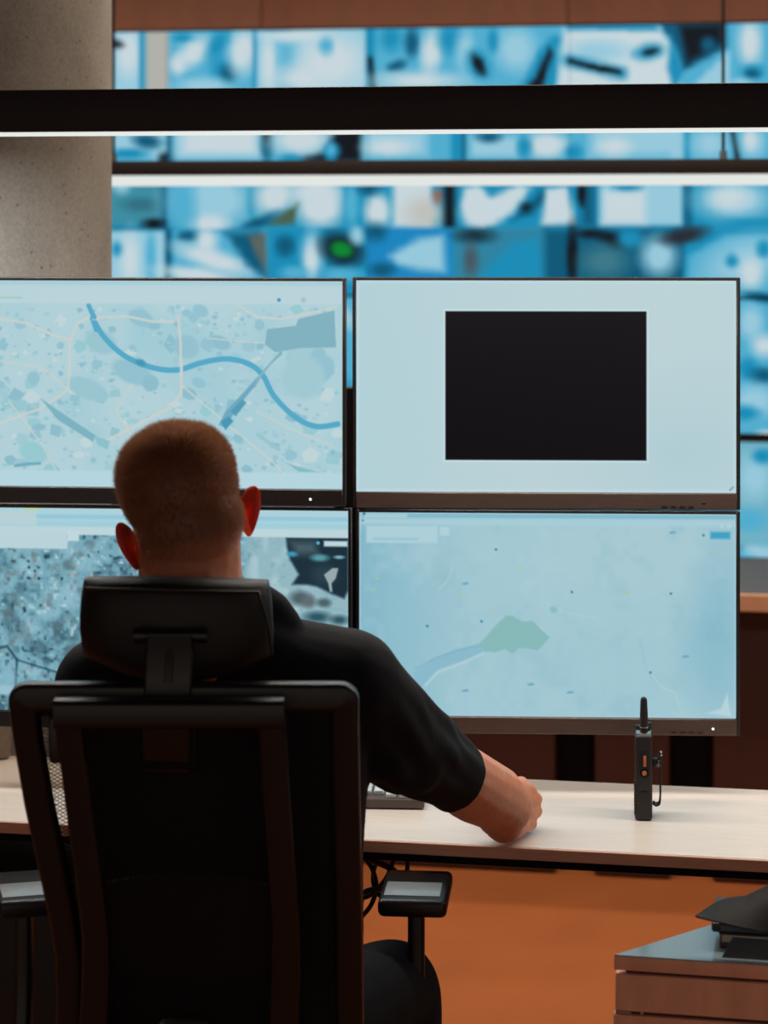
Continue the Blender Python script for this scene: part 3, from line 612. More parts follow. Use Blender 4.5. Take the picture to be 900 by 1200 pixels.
def screen_terrain():                    # pale blue terrain map with a lake
    c = Canvas(420, 598, 862, 836, 1.15, (160, 198, 209))
    c.put(1 - (c.X - 420) / 130, (128, 180, 198), .9); c.ell(835, 740, 30, 60, (132, 182, 199), 0, .9, .8); c.ell(740, 640, 120, 60, (170, 202, 210), 0, .9, .7); c.ell(845, 700, 20, 90, (124, 178, 198), 0, .9, .4)
    n = vnoise(c, ((60, .3), (22, .4), (9, .3)), 21); n = (n - n.mean()) / n.std(); c.put(-n * .35 - .1, (146, 190, 202), .7); c.put(n * .3 - .15, (172, 205, 213), .6)
    lake = (134, 184, 184)
    c.poly([(561, 751), (570, 742), (580, 730), (593, 718), (600, 718), (612, 725), (624, 724), (635, 735), (644, 743), (638, 750), (630, 758), (616, 756), (608, 756), (600, 763), (592, 757), (580, 761), (566, 760), (556, 752)], lake, 1)
    c.poly([(560, 752), (570, 760), (540, 772), (512, 782), (496, 800), (488, 806), (484, 786), (506, 770), (532, 758)], (136, 184, 202), 1.5, .9); c.line([(486, 781), (510, 768), (534, 760), (556, 754)], 2, (124, 176, 196), 1, .8); c.line([(498, 800), (512, 785), (546, 772), (566, 762)], 2.5, (178, 208, 214), 1.2, .8)
    c.ell(649, 710, 4.5, 4.5, (136, 188, 190), 0, .3); c.ell(520, 672, 10, 12, (146, 190, 200), -30, .6, .7); c.line([(530, 662), (524, 678), (514, 688)], 1.5, (174, 206, 213), 1, .7)
    c.line([(640, 702), (665, 715), (700, 720)], 1.5, (176, 205, 210), 1, .7); c.line([(750, 745), (755, 772), (764, 790)], [4, 2, 1.5], (150, 190, 205), 1, .6); c.line([(760, 780), (775, 800), (790, 806), (797, 825)], 1.6, (180, 203, 206), .8, .8); c.line([(780, 745), (800, 720), (795, 700), (775, 690)], 1.2, (150, 190, 203), .8, .5)
    for x, y, col_ in ((581, 641, 'd'), (545, 681, 'b'), (500, 731, 'd'), (564, 725, 'd'), (786, 691, 'd'), (762, 783, 'd'), (622, 798, 'b'), (668, 807, 'b'), (545, 806, 'b'), (803, 764, 'b'), (788, 620, 'b'), (670, 690, 'd'), (609, 662, 'y'), (540, 694, 'y'), (735, 691, 'y'), (441, 676, 'y'), (436, 689, 'y'), (576, 712, 'y'), (835, 641, 'y'), (824, 623, 'd')):
        if col_ == 'd': c.ell(x, y, 1.6, 1.6, (76, 140, 156), 0, .4)
        elif col_ == 'b': c.ell(x, y, 4, 1.6, (112, 168, 192), -6, .4)
        else: c.ell(x, y, 1.5, 1.2, (176, 196, 120), 0, .4)
    c.rect(420, 598, 862, 605, (142, 190, 206), 1); c.rect(478, 600, 862, 604, (128, 182, 202), 1, .7); c.rect(420, 605, 862, 613, (166, 204, 215), 1.5, .8); c.rect(426, 600, 476, 605, (164, 204, 214), 1, .8)
    c.rect(428, 614, 512, 634, (172, 207, 216), 1.5); c.rect(515, 615, 526, 625, (176, 208, 215), 1.2); c.rect(436, 628, 490, 631, (150, 194, 206), 1, .8); c.ell(425.5, 599.8, 1.6, 1.6, (50, 90, 105), 0, .3); c.ell(424, 608, 1.4, 1.4, (90, 140, 158), 0, .3)
    c.rect(832, 619, 855, 627, (62, 160, 196), 1.6); c.rect(843, 609, 848, 615, (178, 208, 214), 1, .7); c.rect(851, 609, 857, 615, (178, 208, 214), 1, .7)
    c.poly([(852, 806), (854, 822), (858, 834), (842, 832), (826, 830), (844, 824)], (180, 210, 217), 1.2, .8)
    e = np.minimum(np.minimum(c.X - 420, 862 - c.X), np.minimum(c.Y - 598, 836 - c.Y)); c.put(1 - e / 2.5, (180, 216, 228), .6)
    return c.a
pics = {'map': screen_map()[0], 'slide': screen_slide(), 'sat': screen_satellite(), 'ter': screen_terrain()}
def monitor(key, label, xl, xr, zt, zb, d, yaw, chin_mat, led_x):
    w, h = xr - xl, zt - zb; xc = (xl + xr) / 2
    t = thing('monitor', label, 'monitor', (xc, d, zb), R(yaw), 'four monitors on one stand')
    sb, st, sd = .0265, .0050, .0060        # bezel: bottom, top, sides
    b = NB(); box(b, (0, .014, h / 2), (w - .004, .022, h - .004), 0, .004); box(b, (0, .035, h / 2), (w * .7, .03, h * .7), 0, .012); build('casing', b, M['bezel'], t)
    b = NB()
    for s in (-1, 1): box(b, (s * (w / 2 - sd / 2), 0, h / 2), (sd, .012, h), 0, .0012, 1)
    box(b, (0, 0, h - st / 2), (w - 2 * sd, .012, st), 0, .001, 1); fr = build('bezel', b, M['bezel'], t)
    b = NB(); box(b, (0, -.001, sb / 2), (w - 2 * sd + .002, .013, sb), 0, .0015, 1); ch = build('chin', b, chin_mat, t)
    a = lin(pics[key]); sw, sh = w - 2 * sd, h - st - sb
    o = picture('screen', a, sw, sh, M['screen'], t); o.location = (0, .0005, sb + sh / 2)
    lit = led_x is not None; led_x = led_x or .25
    b = NB(); ellipsoid(b, (led_x, -.0078, sb * .42), (.0022, .001, .0022), None, 10, 8); build('power_led', b, M['led'] if lit else M['bezel'], ch)
    for i in range(4):
        b = NB(); box(b, (led_x - .02 - .014 * i, -.008, sb * .2), (.008, .002, .002)); build('button', b, M['bezel'], ch)
    return t
S = 3.67 / F
xw = lambda px: (px - 450) * S
zw = lambda py: EYE - (py - HOR) * S
monitor('slide', 'upper right monitor showing a black rectangle on a pale screen', xw(413), xw(866), zw(325), zw(596.3), 3.67, -2, M['chin'], None)
monitor('ter', 'lower right monitor showing a pale terrain map with a green lake', xw(416.5), xw(865), zw(597), zw(858.5), 3.665, -2.5, M['chin'], .262)
monitor('map', 'upper left monitor showing a city map with a blue river', xw(-44), xw(407), zw(325.5), zw(591.5), 3.68, -5, M['bezel'], .25)
monitor('sat', 'lower left monitor showing an aerial photograph of a town', xw(-38), xw(413.5), zw(593.5), zw(856), 3.68, -4.5, M['bezel'], .265)
# stand behind them
t = thing('monitor_stand', 'dark steel stand post holding the four monitors', 'stand', (xw(409), 3.755, DZ))
b = NB(); box(b, (0, .0, .32), (.05, .03, .64), 0, .004); post = build('post', b, M['steel'], t)
b = NB(); box(b, (0, .0, .006), (.16, .09, .012), 0, .003); build('clamp_plate', b, M['steel'], t)
for z in (.28, .60):
    b = NB(); box(b, (0, .035, z), (.9, .018, .03), R(-3), .003); arm = build('crossbar', b, M['steel'], t)
    for x in (-.3, .3):
        b = NB(); box(b, (x, .005 - x * .05, z), (.1, .03, .1), R(-3), .003); build('mounting_plate', b, M['steel'], arm)

# ================================================================== drawer unit at the lower right
ZC = .72; QS = .9048
P0, P1, P2, P3 = [Vector(v) * QS for v in ((.323, 3.24), (.85, 3.13), (.93, 3.50), (.605, 3.487))]
t = thing('drawer_unit', 'brown drawer unit with blue grey screen reflection coloured onto its glossy top at the desk end', 'cabinet', (P0.x, P0.y, 0))
def loc2(v): return (v.x - P0.x, v.y - P0.y)
def inset(k): 
    c = (P0 + P1 + P2 + P3) / 4; return [loc2(p + (c - p) * k) for p in (P0, P1, P2, P3)]
b = NB(); prism(b, inset(0.0), ZC - .018, ZC, .0012); ctop = build('top', b, M['cabinet'], t)
b = NB(); prism(b, inset(.004), ZC - .0002, ZC + .0012, 0); build('top_sheen', b, M['cabsheen'], ctop)  # sheet over the wood top, coloured as the reflected screens
b = NB(); prism(b, inset(.05), .02, ZC - .0185, 0); build('carcass', b, M['blackcab'], t)
e = (P1 - P0).normalized(); nrm = Vector((e.y, -e.x)); fw = (P1 - P0).length; fa = math.atan2(e.y, e.x)
zz = ZC - .0225
for k, hgt in enumerate((.0475, .20, .28)):
    m_ = P0 + e * (fw / 2); c3 = Vector((m_.x - P0.x, m_.y - P0.y, zz - hgt / 2)) + Vector((-nrm.x, -nrm.y, 0)) * .010
    b = NB(); box(b, c3, (fw - .004 + (.006 if k else 0), .018, hgt), fa, .0012, 1); dr = build('drawer', b, M['cabinet'], t)
    b = NB(); box(b, c3 + Vector((nrm.x, nrm.y, 0)) * .011 + Vector((e.x, e.y, 0)) * (fw * .22), (.11, .012, .010), fa, .003); build('handle', b, M['chrome'], dr)
    b = NB(); box(b, Vector((e.x * .012 - nrm.x * .012, e.y * .012 - nrm.y * .012, zz - hgt - .002)), (.02, .02, .0032), fa); build('runner', b, M['chrome'], dr)
    zz -= hgt + .0045
# angled side panel
s_ = (P3 - P0); sa = math.atan2(s_.y, s_.x); c_ = (P0 + P3) / 2 - P0
b = NB(); box(b, (c_.x + .012, c_.y - .012, .36), (s_.length - .05, .016, .66), sa, .001, 1); build('side_panel', b, M['cabinet'], t)
# things on it
def slab(name, label, cat, px, py, d, size, rz, m, bev=.003, z=None, grp=None):
    p = at(px, py, d); zb = p.z if z is None else z
    t = thing(name, label, cat, (p.x, d, zb), rz, grp); return t
ZT = ZC + .0014
t = thing('book', 'red brown book with pale page edges lying at the bottom of the pile', 'book', (.533, 2.995, ZT), R(-10))
b = NB(); box(b, (0, 0, .004), (.19, .11, .008), 0, .001, 1); box(b, (0, 0, .0182), (.19, .11, .0024), 0, .0005, 1); box(b, (0, .054, .0095), (.19, .003, .019)); build('cover', b, M['bookred'], t)
b = NB(); box(b, (0, -.002, .0125), (.182, .104, .0092)); build('pages', b, M['paper'], t)
t = thing('notebook', 'black notebook lying on the red brown book', 'notebook', (.537, 2.995, ZT + .0195), R(-11))
b = NB(); box(b, (0, 0, .0065), (.215, .115, .013), 0, .0035); build('cover', b, M['notebook'], t)
b = NB(); box(b, (0, -.0565, .006), (.19, .004, .005)); build('pages', b, M['greyfolder'], t)
o = NB(); box(o, (0, 0, .001), (.07, .05, .002), R(10)); o = build('card', o, M['bluecard']); o.location = (.474, 2.985, ZT + .0328); tag(o, 'bright blue card on the black notebook under the dark sheet', 'card')
t = NB()
def fold(u, v):
    a, c = (u + 1) / 2, (v + 1) / 2; x = .4265 + .016 * c + a * .11; return (x, 2.903 - .21 * (x - .4265) + .008 + c * .014, ZT + .003 + c * .023)
shell(t, 10, 6, fold, .003)
o = build('folder', t, M['greyfolder'], loc=(.48, 2.91, ZT)); tag(o, 'slate grey folder leaning against the pile on the drawer unit', 'folder')
# curled dark sheet over the pile
t = NB(); nu, nv = 26, 12
def sheet(u, v):
    a = (u + 1) / 2; w = .02 + .10 * min(1, a * 1.8) ** .8
    top = at(815 + a * 110, 1075 - 48 * a ** 1.1 - 7 * math.sin(a * math.pi * 1.9) * (a < .55), 3.255 * QS)
    bot = at(815 + a * 110, 1075 + 24 * a ** .9, 3.18 * QS)
    p = top.lerp(bot, (v + 1) / 2); p.z += .010 * math.sin((v + 1) / 2 * math.pi) * a
    return p
vv = [[t.verts.new(sheet(-1 + 2 * i / nu, -1 + 2 * j / nv)) for i in range(nu + 1)] for j in range(nv + 1)]
for j in range(nv):
    for i in range(nu): t.faces.new((vv[j][i], vv[j][i + 1], vv[j + 1][i + 1], vv[j + 1][i]))
bmesh.ops.remove_doubles(t, verts=t.verts[:], dist=1e-5); bmesh.ops.recalc_face_normals(t, faces=t.faces[:])
bmesh.ops.solidify(t, geom=t.faces[:], thickness=.0018)
o = build('document_sleeve', t, M['darksheet'], loc=(.56 * QS, 3.25 * QS, ZT + .034)); tag(o, 'dark curled document sleeve draped over the pile of books', 'folder')

# ================================================================== two way radio on the desk
rp = at(754, 962, 3.50)
t = thing('handheld_radio', 'black two way radio standing upright on the beech desk', 'radio', (rp.x, 3.50, DZ), R(-7))
b = NB(); box(b, (0, .027, .065), (.0265, .054, .130), 0, .005, 3); body = build('body', b, M['radio'], t)
b = NB(); box(b, (0, .027, .1300), (.0235, .050, .0060), 0, .0025); build('top_cap', b, M['chrome'], t)
b = NB(); tube(b, [(.0005, .018, .129), (.0005, .018, .140)], [.0075, .0055], 16); tube(b, [(.0005, .018, .140), (.0005, .018, .160), (.0003, .018, .1795), (.0003, .018, .1835), (.0003, .018, .1852)], [.0063, .0060, .0052, .0042, .0015], 16); ant = build('antenna', b, M['radio'], t)
b = NB(); tube(b, [(.0005, .018, .1385), (.0005, .018, .1405)], .0072, 16); build('antenna_ring', b, M['chrome'], ant)
b = NB(); tube(b, [(.006, .042, .130), (.006, .042, .141)], .0065, 14); build('knob', b, M['radio'], t)
b = NB(); tube(b, [(-.008, .040, .130), (-.008, .040, .137)], .005, 14); build('knob', b, M['radio'], t)
b = NB(); box(b, (.0015, .0003, .078), (.016, .0022, .062), 0, .001); side = build('side_panel', b, M['plastic'], t)
b = NB(); box(b, (.0022, -.0014, .0915), (.0042, .003, .0165), 0, .0012); build('orange_button', b, M['orange'], t)['label'] = 'orange push to talk bar'
b = NB(); tube(b, [(.0015, .0, .0735), (.0015, -.003, .0735)], .0037, 14); build('orange_button', b, M['orange'], t)['label'] = 'round orange button'
b = NB(); tube(b, [(.0015, .001, .0735), (.0015, -.0014, .0735)], .0065, 18); build('button_ring', b, M['black'], t)
b = NB(); tube(b, [(.0005, .0, .040), (.0005, -.0022, .040)], .0055, 14); build('side_button', b, M['radio'], t)
b = NB()
for i in range(11): box(b, (-.0128, .012, .010 + i * .0048), (.0030, .022, .0024), 0, .0006, 1)
build('grip_ridges', b, M['radio'], t)
clip = smoothpath([(.0145, .03, .081), (.0205, .03, .085), (.0235, .03, .092)], 4)
b = NB(); sweep(b, smoothpath([(.0235, .027, .0955), (.0262, .027, .087), (.0258, .027, .060), (.0252, .027, .030), (.0235, .027, .0215), (.0185, .027, .0195), (.0145, .027, .0225)], 6), rrect(.003, .018, .001), Vector((0, 1, 0))); cl = build('belt_clip', b, M['radio'], t)
b = NB(); box(b, (.0170, .027, .0845), (.010, .016, .012), 0, .002); build('clip_hinge', b, M['plastic'], cl)
b = NB(); tube(b, [(.0225, .016, .0815), (.0225, .038, .0815)], .003, 12); build('hinge_pin', b, M['chrome'], cl)
b = NB(); ellipsoid(b, (.0262, .027, .0975), (.0032, .009, .004), None, 12, 8); build('clip_tip', b, M['chrome'], cl)

# ================================================================== office chair
def chair_d(py, off=0.0): return (2.72 - .25 * (EYE - 1.111)) / (1 - .25 * (py - HOR) / F)
def bk(px, py, off=0.0):
    d = chair_d(py); p = at(px, py, d); p.y += off; p.x *= (d + off) / d; return p
CH = Vector((-.235, 2.98, 0))
ch = thing('office_chair', 'black high backed mesh office chair with headrest under the seated person', 'chair', CH)
def cpart(name, b, m, parent=None, **k):
    bmesh.ops.translate(b, vec=-CH, verts=b.verts); return build(name, b, m, parent or ch, **k)
def corner(pts, r, n=5):
    """round the corners of a polyline of pixel points"""
    out = []; N = len(pts)
    for i in range(N):
        a, p, c = Vector(pts[i - 1]), Vector(pts[i]), Vector(pts[(i + 1) % N]); q = min(r, (a - p).length / 2.2, (c - p).length / 2.2)
        s, e2 = p + (a - p).normalized() * q, p + (c - p).normalized() * q
        for j in range(n + 1):
            k = j / n; out.append(s * (1 - k) ** 2 + p * 2 * k * (1 - k) + e2 * k * k)
    return out
# outer frame
rw = .034
left = [(27, 816), (34, 870), (46, 940), (59, 1000), (74, 1070), (82, 1120), (83, 1180), (80, 1240), (84, 1300)]
right = [(404, 816), (405, 900), (407, 1000), (409, 1100), (410, 1200), (408, 1300)]
loop = [(404, 816), *left, *reversed(right[1:])]
px_loop = corner(loop, 5)
b = NB(); sweep(b, [bk(p[0], p[1]) for p in px_loop], rrect(rw, .026, .007), Vector((0, 1, 0.05)), closed=True); cpart('back_frame', b, M['chairframe'])
# mesh sheet, real threads
def lx(py): 
    ys = [p[1] for p in left]; return np.interp(py, ys, [p[0] for p in left])
def rx(py): return np.interp(py, [p[1] for p in right], [p[0] for p in right])
b = NB()
def thread(a0, s):
    pts = []
    for i in range(61):
        py = 822 + i * (1296 - 822) / 60; px = a0 + s * (py - 822)
        if lx(py) + 6 < px < rx(py) - 6: pts.append(bk(px, py, .006))
        elif len(pts) > 1: break
        else: pts = []
    if len(pts) > 1:
        w = .0007; A = [b.verts.new(p + Vector((0, 0, w))) for p in pts]; B = [b.verts.new(p - Vector((0, 0, w))) for p in pts]
        for i in range(len(pts) - 1): b.faces.new((A[i], A[i + 1], B[i + 1], B[i]))
for i in range(560): thread(-740 + i * 7.6, 1.62) if i * 7.6 - 740 < 420 else None
for i in range(560):
    if i * 7.9 < 1250: thread(20 + i * 7.9, -1.75)
o = cpart('back_mesh', b, M['mesh'], smooth=False); o['kind'] = 'stuff'
# edge band of the mesh, dark textile border
b = NB(); sweep(b, [bk(p[0], p[1], .006) for p in corner([(390, 834), *[(x + 9, max(y, 834)) for x, y in left[0:]][:-1], (100, 1284), (392, 1284)], 10)], rrect(.012, .003, .001, 1), Vector((0, 1, 0.05)), closed=True); cpart('mesh_border', b, M['mesh'])
# rear support: bowed U with a broad top bar
OFF = -.036
rl = [(79, 826), (88, 890), (97, 960), (107, 1030), (113, 1090), (113, 1140), (110, 1200), (120, 1270), (150, 1310)]
rr = [(318, 826), (322, 900), (329, 1000), (334, 1070), (334, 1140), (331, 1200), (318, 1270), (290, 1310)]
b = NB(); arc = corner([(79, 826), *rl[1:], (220, 1325), *reversed(rr)], 6)
pts3, sc = [], []
for p in arc:
    low = np.clip((p[1] - 1040) / 120, 0, 1); pts3.append(bk(p[0], p[1], OFF + .012 * low)); sc.append((1.0 + .12 * float(low), 1.0))
sweep(b, pts3, rrect(.032, .024, .006), Vector((0, 1, 0.05)), closed=True, scale=sc); sup = cpart('rear_support', b, M['chairframe'])
b = NB(); sweep(b, [bk(x, 827, OFF - .002) for x in np.linspace(64, 333, 14)], rrect(.034, .030, .008), Vector((0, 1, 0.05))); cpart('top_bar', b, M['chairframe'], sup)
for x, y in ((72, 860), (322, 860)): b = NB(); box(b, bk(x, y, OFF / 2), (.026, .04, .055), 0, .005); cpart('bracket', b, M['chairframe'], sup)
b = NB(); box(b, bk(214, 1214, OFF), (.062, .03, .066), 0, .012, 4); cpart('lumbar_adjuster', b, M['greyplastic'])
b = NB(); box(b, bk(195, 876, -.004), (.068, .010, .05), 0, .004); cpart('headrest_bracket', b, M['black'])
def lum(u, v):
    p = bk(215 + u * 118, 1090 + v * 62, .014 - .010 * u * u); return p
b = NB(); shell(b, 12, 6, lum, .010, .6); cpart('lumbar_pad', b, M['mesh'])
# headrest
HB = 2.765
def hr(u, v):
    px = 207 + u * 112 + 5 * (v > 0) * v * (u > 0) ; py = 728 + 52 * v
    if v > 0: py = 728 + v * (36 + 33 * (1 - u * u))
    else: py = 728 + v * (53 - 4 * (u + 1) / 2)
    d = HB + .030 * u * u + .012 * abs(v) ** 2
    return at(px, py, d)
b = NB(); shell(b, 28, 18, hr, .046, .17); hrst = cpart('headrest', b, M['leather'], angle=60)
b = NB()
top = [at(207 + u * 111, 692 - 2 * u * 0 + 2.5 * u, HB - .022 + .030 * u * u) for u in np.linspace(-.97, .86, 20)]
side_ = [at(302 + a * 16 + 3.5 * math.sin(a * 3), 695 + a * 72, HB - .006 + .012 * a) for a in np.linspace(0.05, 1, 10)]
sweep(b, smoothpath(top + side_, 2), circ(.0022, 8), Vector((0, 1, .1))); cpart('piping', b, M['chairframe'], hrst)
b = NB(); tube(b, [at(158, 745, HB - .033), at(242, 745, HB - .033)], .0075, 14); cpart('hinge', b, M['chairframe'], hrst)
for x in (163, 237): b = NB(); tube(b, [at(x - 6, 745, HB - .033), at(x + 6, 745, HB - .033)], .0088, 14); cpart('hinge_cap', b, M['chairframe'], hrst)
b = NB(); sweep(b, smoothpath([at(199, 747, HB - .036), at(198, 775, HB - .046), at(197, 805, HB - .052), at(195, 850, HB - .046), at(195, 900, HB - .02)], 5), rrect(.056, .014, .004), Vector((0, 1, 0.0))); pst = cpart('headrest_post', b, M['chairframe'])
b = NB(); sweep(b, smoothpath([at(199, 760, HB - .047), at(198, 780, HB - .055), at(197, 800, HB - .0605)], 4), rrect(.010, .002, .0008, 1), Vector((0, 1, 0.0))); cpart('post_rib', b, M['plastic'], pst)
# seat, arms, base
b = NB()
def seatf(u, v): return (CH.x + u * .235, 3.02 + v * .225, .445 + .012 * u * u - .02 * max(0, v) ** 3)
t_ = NB(); shell(t_, 16, 16, lambda u, v: (u * .235, (.405 + .012 * u * u - .02 * max(0, v) ** 3), -v * .225), .06, .4)
t_.transform(Matrix.Translation((CH.x, 3.03, 0)) @ Matrix(((1, 0, 0, 0), (0, 0, -1, 0), (0, 1, 0, 0), (0, 0, 0, 1)))); bmesh.ops.recalc_face_normals(t_, faces=t_.faces[:]); merge(b, t_)
cpart('seat', b, M['leather'], angle=60)
b = NB(); box(b, (CH.x, 3.0, .375), (.22, .28, .05), 0, .012); mech = cpart('seat_mechanism', b, M['chairframe'])
b = NB(); sweep(b, smoothpath([bk(220, 1325, OFF), (CH.x, 2.86, .50), (CH.x, 2.90, .42), (CH.x, 2.97, .38)], 5), rrect(.07, .03, .008), Vector((0.0, 1, .2))); cpart('back_bar', b, M['chairframe'], mech)
for s, xc in ((1, .046), (-1, -.512)):
    zt = .698; tl = R(-5 if s > 0 else 14); yc = 3.312
    b = NB(); sweep(b, smoothpath([(CH.x + s * .19, 3.12, .385), (CH.x + s * .245, 3.16, .375), (xc - s * .004, 3.225, .40), (xc, 3.262, .47), (xc, 3.285, .56), (xc, 3.290, zt - .03)], 6), rrect(.024, .050, .007), Vector((0, 1, 0.3))); ar = cpart('armrest', b, M['chairframe'])
    b = NB(); box(b, (xc, yc + .008, zt - .014), (.098, .155, .026), tl, .009, 4); pd = cpart('arm_pad', b, M['chairframe'], ar)
    b = NB(); box(b, (xc - s * .004, yc - .017, zt - .0012), (.080, .066, .0030), tl, .0012, 2); cpart('pad_top', b, M['pad'], ar)
b = NB(); tube(b, [(CH.x, 2.99, .09), (CH.x, 2.99, .25)], .028, 20); tube(b, [(CH.x, 2.99, .25), (CH.x, 2.99, .36)], .016, 16); cpart('gas_lift', b, M['steel'])
for i in range(5):
    a = R(18 + 72 * i); dx, dy = math.cos(a), math.sin(a); o_ = Vector((CH.x, 2.99, 0))
    b = NB(); sweep(b, smoothpath([o_ + Vector((dx * .02, dy * .02, .105)), o_ + Vector((dx * .15, dy * .15, .095)), o_ + Vector((dx * .30, dy * .30, .075))], 4), rrect(.045, .03, .008), Vector((0, 0, 1)), scale=[1 - .045 * j for j in range(9)]); lg = cpart('base_leg', b, M['chairframe'])
    b = NB(); c_ = o_ + Vector((dx * .29, dy * .29, .028)); px_ = Vector((-dy, dx, 0))
    for q in (-1, 1): tube(b, [c_ + px_ * (q * .012), c_ + px_ * (q * .024)], .027, 16)
    tube(b, [c_, c_ + Vector((0, 0, .045))], .008, 8); cpart('caster', b, M['plastic'], lg)

# ================================================================== the seated person
def remeshed(bm, vox, it, fac=.5):
    me = bpy.data.meshes.new('raw'); bm.to_mesh(me); bm.free(); o = bpy.data.objects.new('raw', me); C.objects.link(o)
    m = o.modifiers.new('r', 'REMESH'); m.mode = 'VOXEL'; m.voxel_size = vox
    if it: s = o.modifiers.new('s', 'SMOOTH'); s.factor = fac; s.iterations = it
    dg = bpy.context.evaluated_depsgraph_get(); dg.update(); me2 = bpy.data.meshes.new_from_object(o.evaluated_get(dg))
    bpy.data.objects.remove(o); bpy.data.meshes.remove(me)
    out = NB(); out.from_mesh(me2); bpy.data.meshes.remove(me2); return out
HD = 2.945
EAR = at(222, 621, HD)
HR = (Matrix.Rotation(R(12), 3, 'Z') @ Matrix.Rotation(R(-14.5), 3, 'Y') @ Matrix.Rotation(R(-4), 3, 'X'))
def H(x, y, z): return EAR + HR @ Vector((x, y, z))
PO = Vector((-.235, 2.98, 0))           # person origin
hb = NB()
ellipsoid(hb, H(0, -.003, .056), (.0755, .099, .081), HR); ellipsoid(hb, H(-.017, -.012, .070), (.058, .082, .062), HR); ellipsoid(hb, H(.017, -.012, .070), (.058, .082, .062), HR)
ellipsoid(hb, H(0, -.040, .010), (.068, .060, .060), HR); ellipsoid(hb, H(0, .045, .0), (.068, .055, .080), HR); ellipsoid(hb, H(0, .040, -.068), (.056, .052, .040), HR)
ellipsoid(hb, H(0, .078, -.092), (.024, .020, .020), HR); capsule(hb, H(0, .098, .012), H(0, .113, -.026), .008, .013); ellipsoid(hb, H(0, .092, -.054), (.025, .012, .007), HR); ellipsoid(hb, H(0, .091, -.066), (.022, .012, .008), HR)
capsule(hb, H(-.032, .086, .030), H(.032, .086, .030), .012, .012)
for s in (-1, 1): ellipsoid(hb, H(s * .042, .070, -.022), (.022, .022, .020), HR); ellipsoid(hb, H(s * .014, .106, -.030), (.009, .010, .008), HR)
NK = at(223, 700, 2.915)
chain(hb, [(H(-.004, -.020, -.01), .064), (at(223, 672, 2.925), .066), (NK, .068), (at(232, 745, 2.92), .078)])
# shoulders and torso under the shirt
SR, SL = at(408, 800, 2.955), at(112, 803, 2.955)
chain(hb, [(NK, .055), (at(320, 790, 2.93), .04), (SR, .05)]); chain(hb, [(NK, .055), (at(170, 790, 2.93), .04), (SL, .05)])
chain(hb, [(at(238, 800, 2.96), .10), ((-.23, 2.99, .85), .10), ((-.23, 3.0, .66), .10)])
# right arm
EL = at(503, 886, 3.125); WR = at(588, 950, 3.345)
chain(hb, [(SR, .052), (at(455, 845, 3.03), .050), (EL, .044), (at(528, 905, 3.18), .0470), (at(555, 923, 3.255), .0490), (at(578, 934, 3.315), .0465), (at(591, 944, 3.345), .0420), (WR, .0400)])
kn = [Vector((.2165, 3.440, .8020)), Vector((.2250, 3.449, .7865)), Vector((.2255, 3.446, .7695)), Vector((.2180, 3.433, .7545))]
wz = [.817, .806, .790, .774]
for i, k in enumerate(kn):
    capsule(hb, (WR.x + .004 + .002 * i, WR.y + .014, [.808, .800, .787, .774][i]), k, [.017, .018, .018, .018][i], [.0122, .0125, .0118, .0106][i])
capsule(hb, (WR.x + .006, 3.372, .7755), kn[3] + Vector((-.012, -.02, .004)), .0335, .014)
ellipsoid(hb, (.196, 3.405, .790), (.020, .040, .036), Matrix.Rotation(R(-28), 3, 'Z'))
fl = [.040, .043, .040, .033]
for i, k in enumerate(kn):
    d1 = Vector((-.62, .76, -.05 + .02 * i)).normalized(); d2 = Vector((-.80, -.58, -.06)).normalized(); d3 = Vector((.35, -.93, .02)).normalized(); r = [.0098, .0100, .0094, .0084][i]
    a1 = k + d1 * fl[i]; a2 = a1 + d2 * fl[i] * .66; a3 = a2 + d3 * fl[i] * .5
    chain(hb, [(k, r * 1.12), (k.lerp(a1, .5), r * .98), (a1, r * 1.03), (a1.lerp(a2, .5), r * .92), (a2, r * .95), (a3, r * .82)])
chain(hb, [(Vector((.186, 3.375, .803)), .018), (Vector((.1985, 3.412, .8120)), .0135), (Vector((.2050, 3.446, .8110)), .0110), (Vector((.192, 3.470, .8020)), .0100), (Vector((.180, 3.480, .795)), .0085)])
# left arm to the keyboard
LE = Vector((-.335, 3.13, .87)); LW = Vector((-.255, 3.405, .80))
chain(hb, [(SL, .052), (SL.lerp(LE, .5), .050), (LE, .043), (LE.lerp(LW, .35), .044), (LE.lerp(LW, .75), .034), (LW, .029)])
for i in range(4):
    k = LW + Vector((.030 + .019 * i - .03, .085 - .004 * i * i, .008)); a1 = k + Vector((.012, .042 - .003 * i, .002)); a2 = a1 + Vector((.006, .020, -.014)); a3 = a2 + Vector((.002, .010, -.014))
    capsule(hb, LW + Vector((.006 * i - .006, .012, 0)), k, .016, .0115); chain(hb, [(k, .0105), (a1, .0098), (a2, .009), (a3, .0078)])
ellipsoid(hb, LW + Vector((.010, .05, -.002)), (.036, .042, .014)); chain(hb, [(LW + Vector((.02, .02, -.004)), .016), (LW + Vector((.055, .05, -.008)), .012), (LW + Vector((.075, .085, -.012)), .0095)])
body = remeshed(hb, .0030, 3, .5)
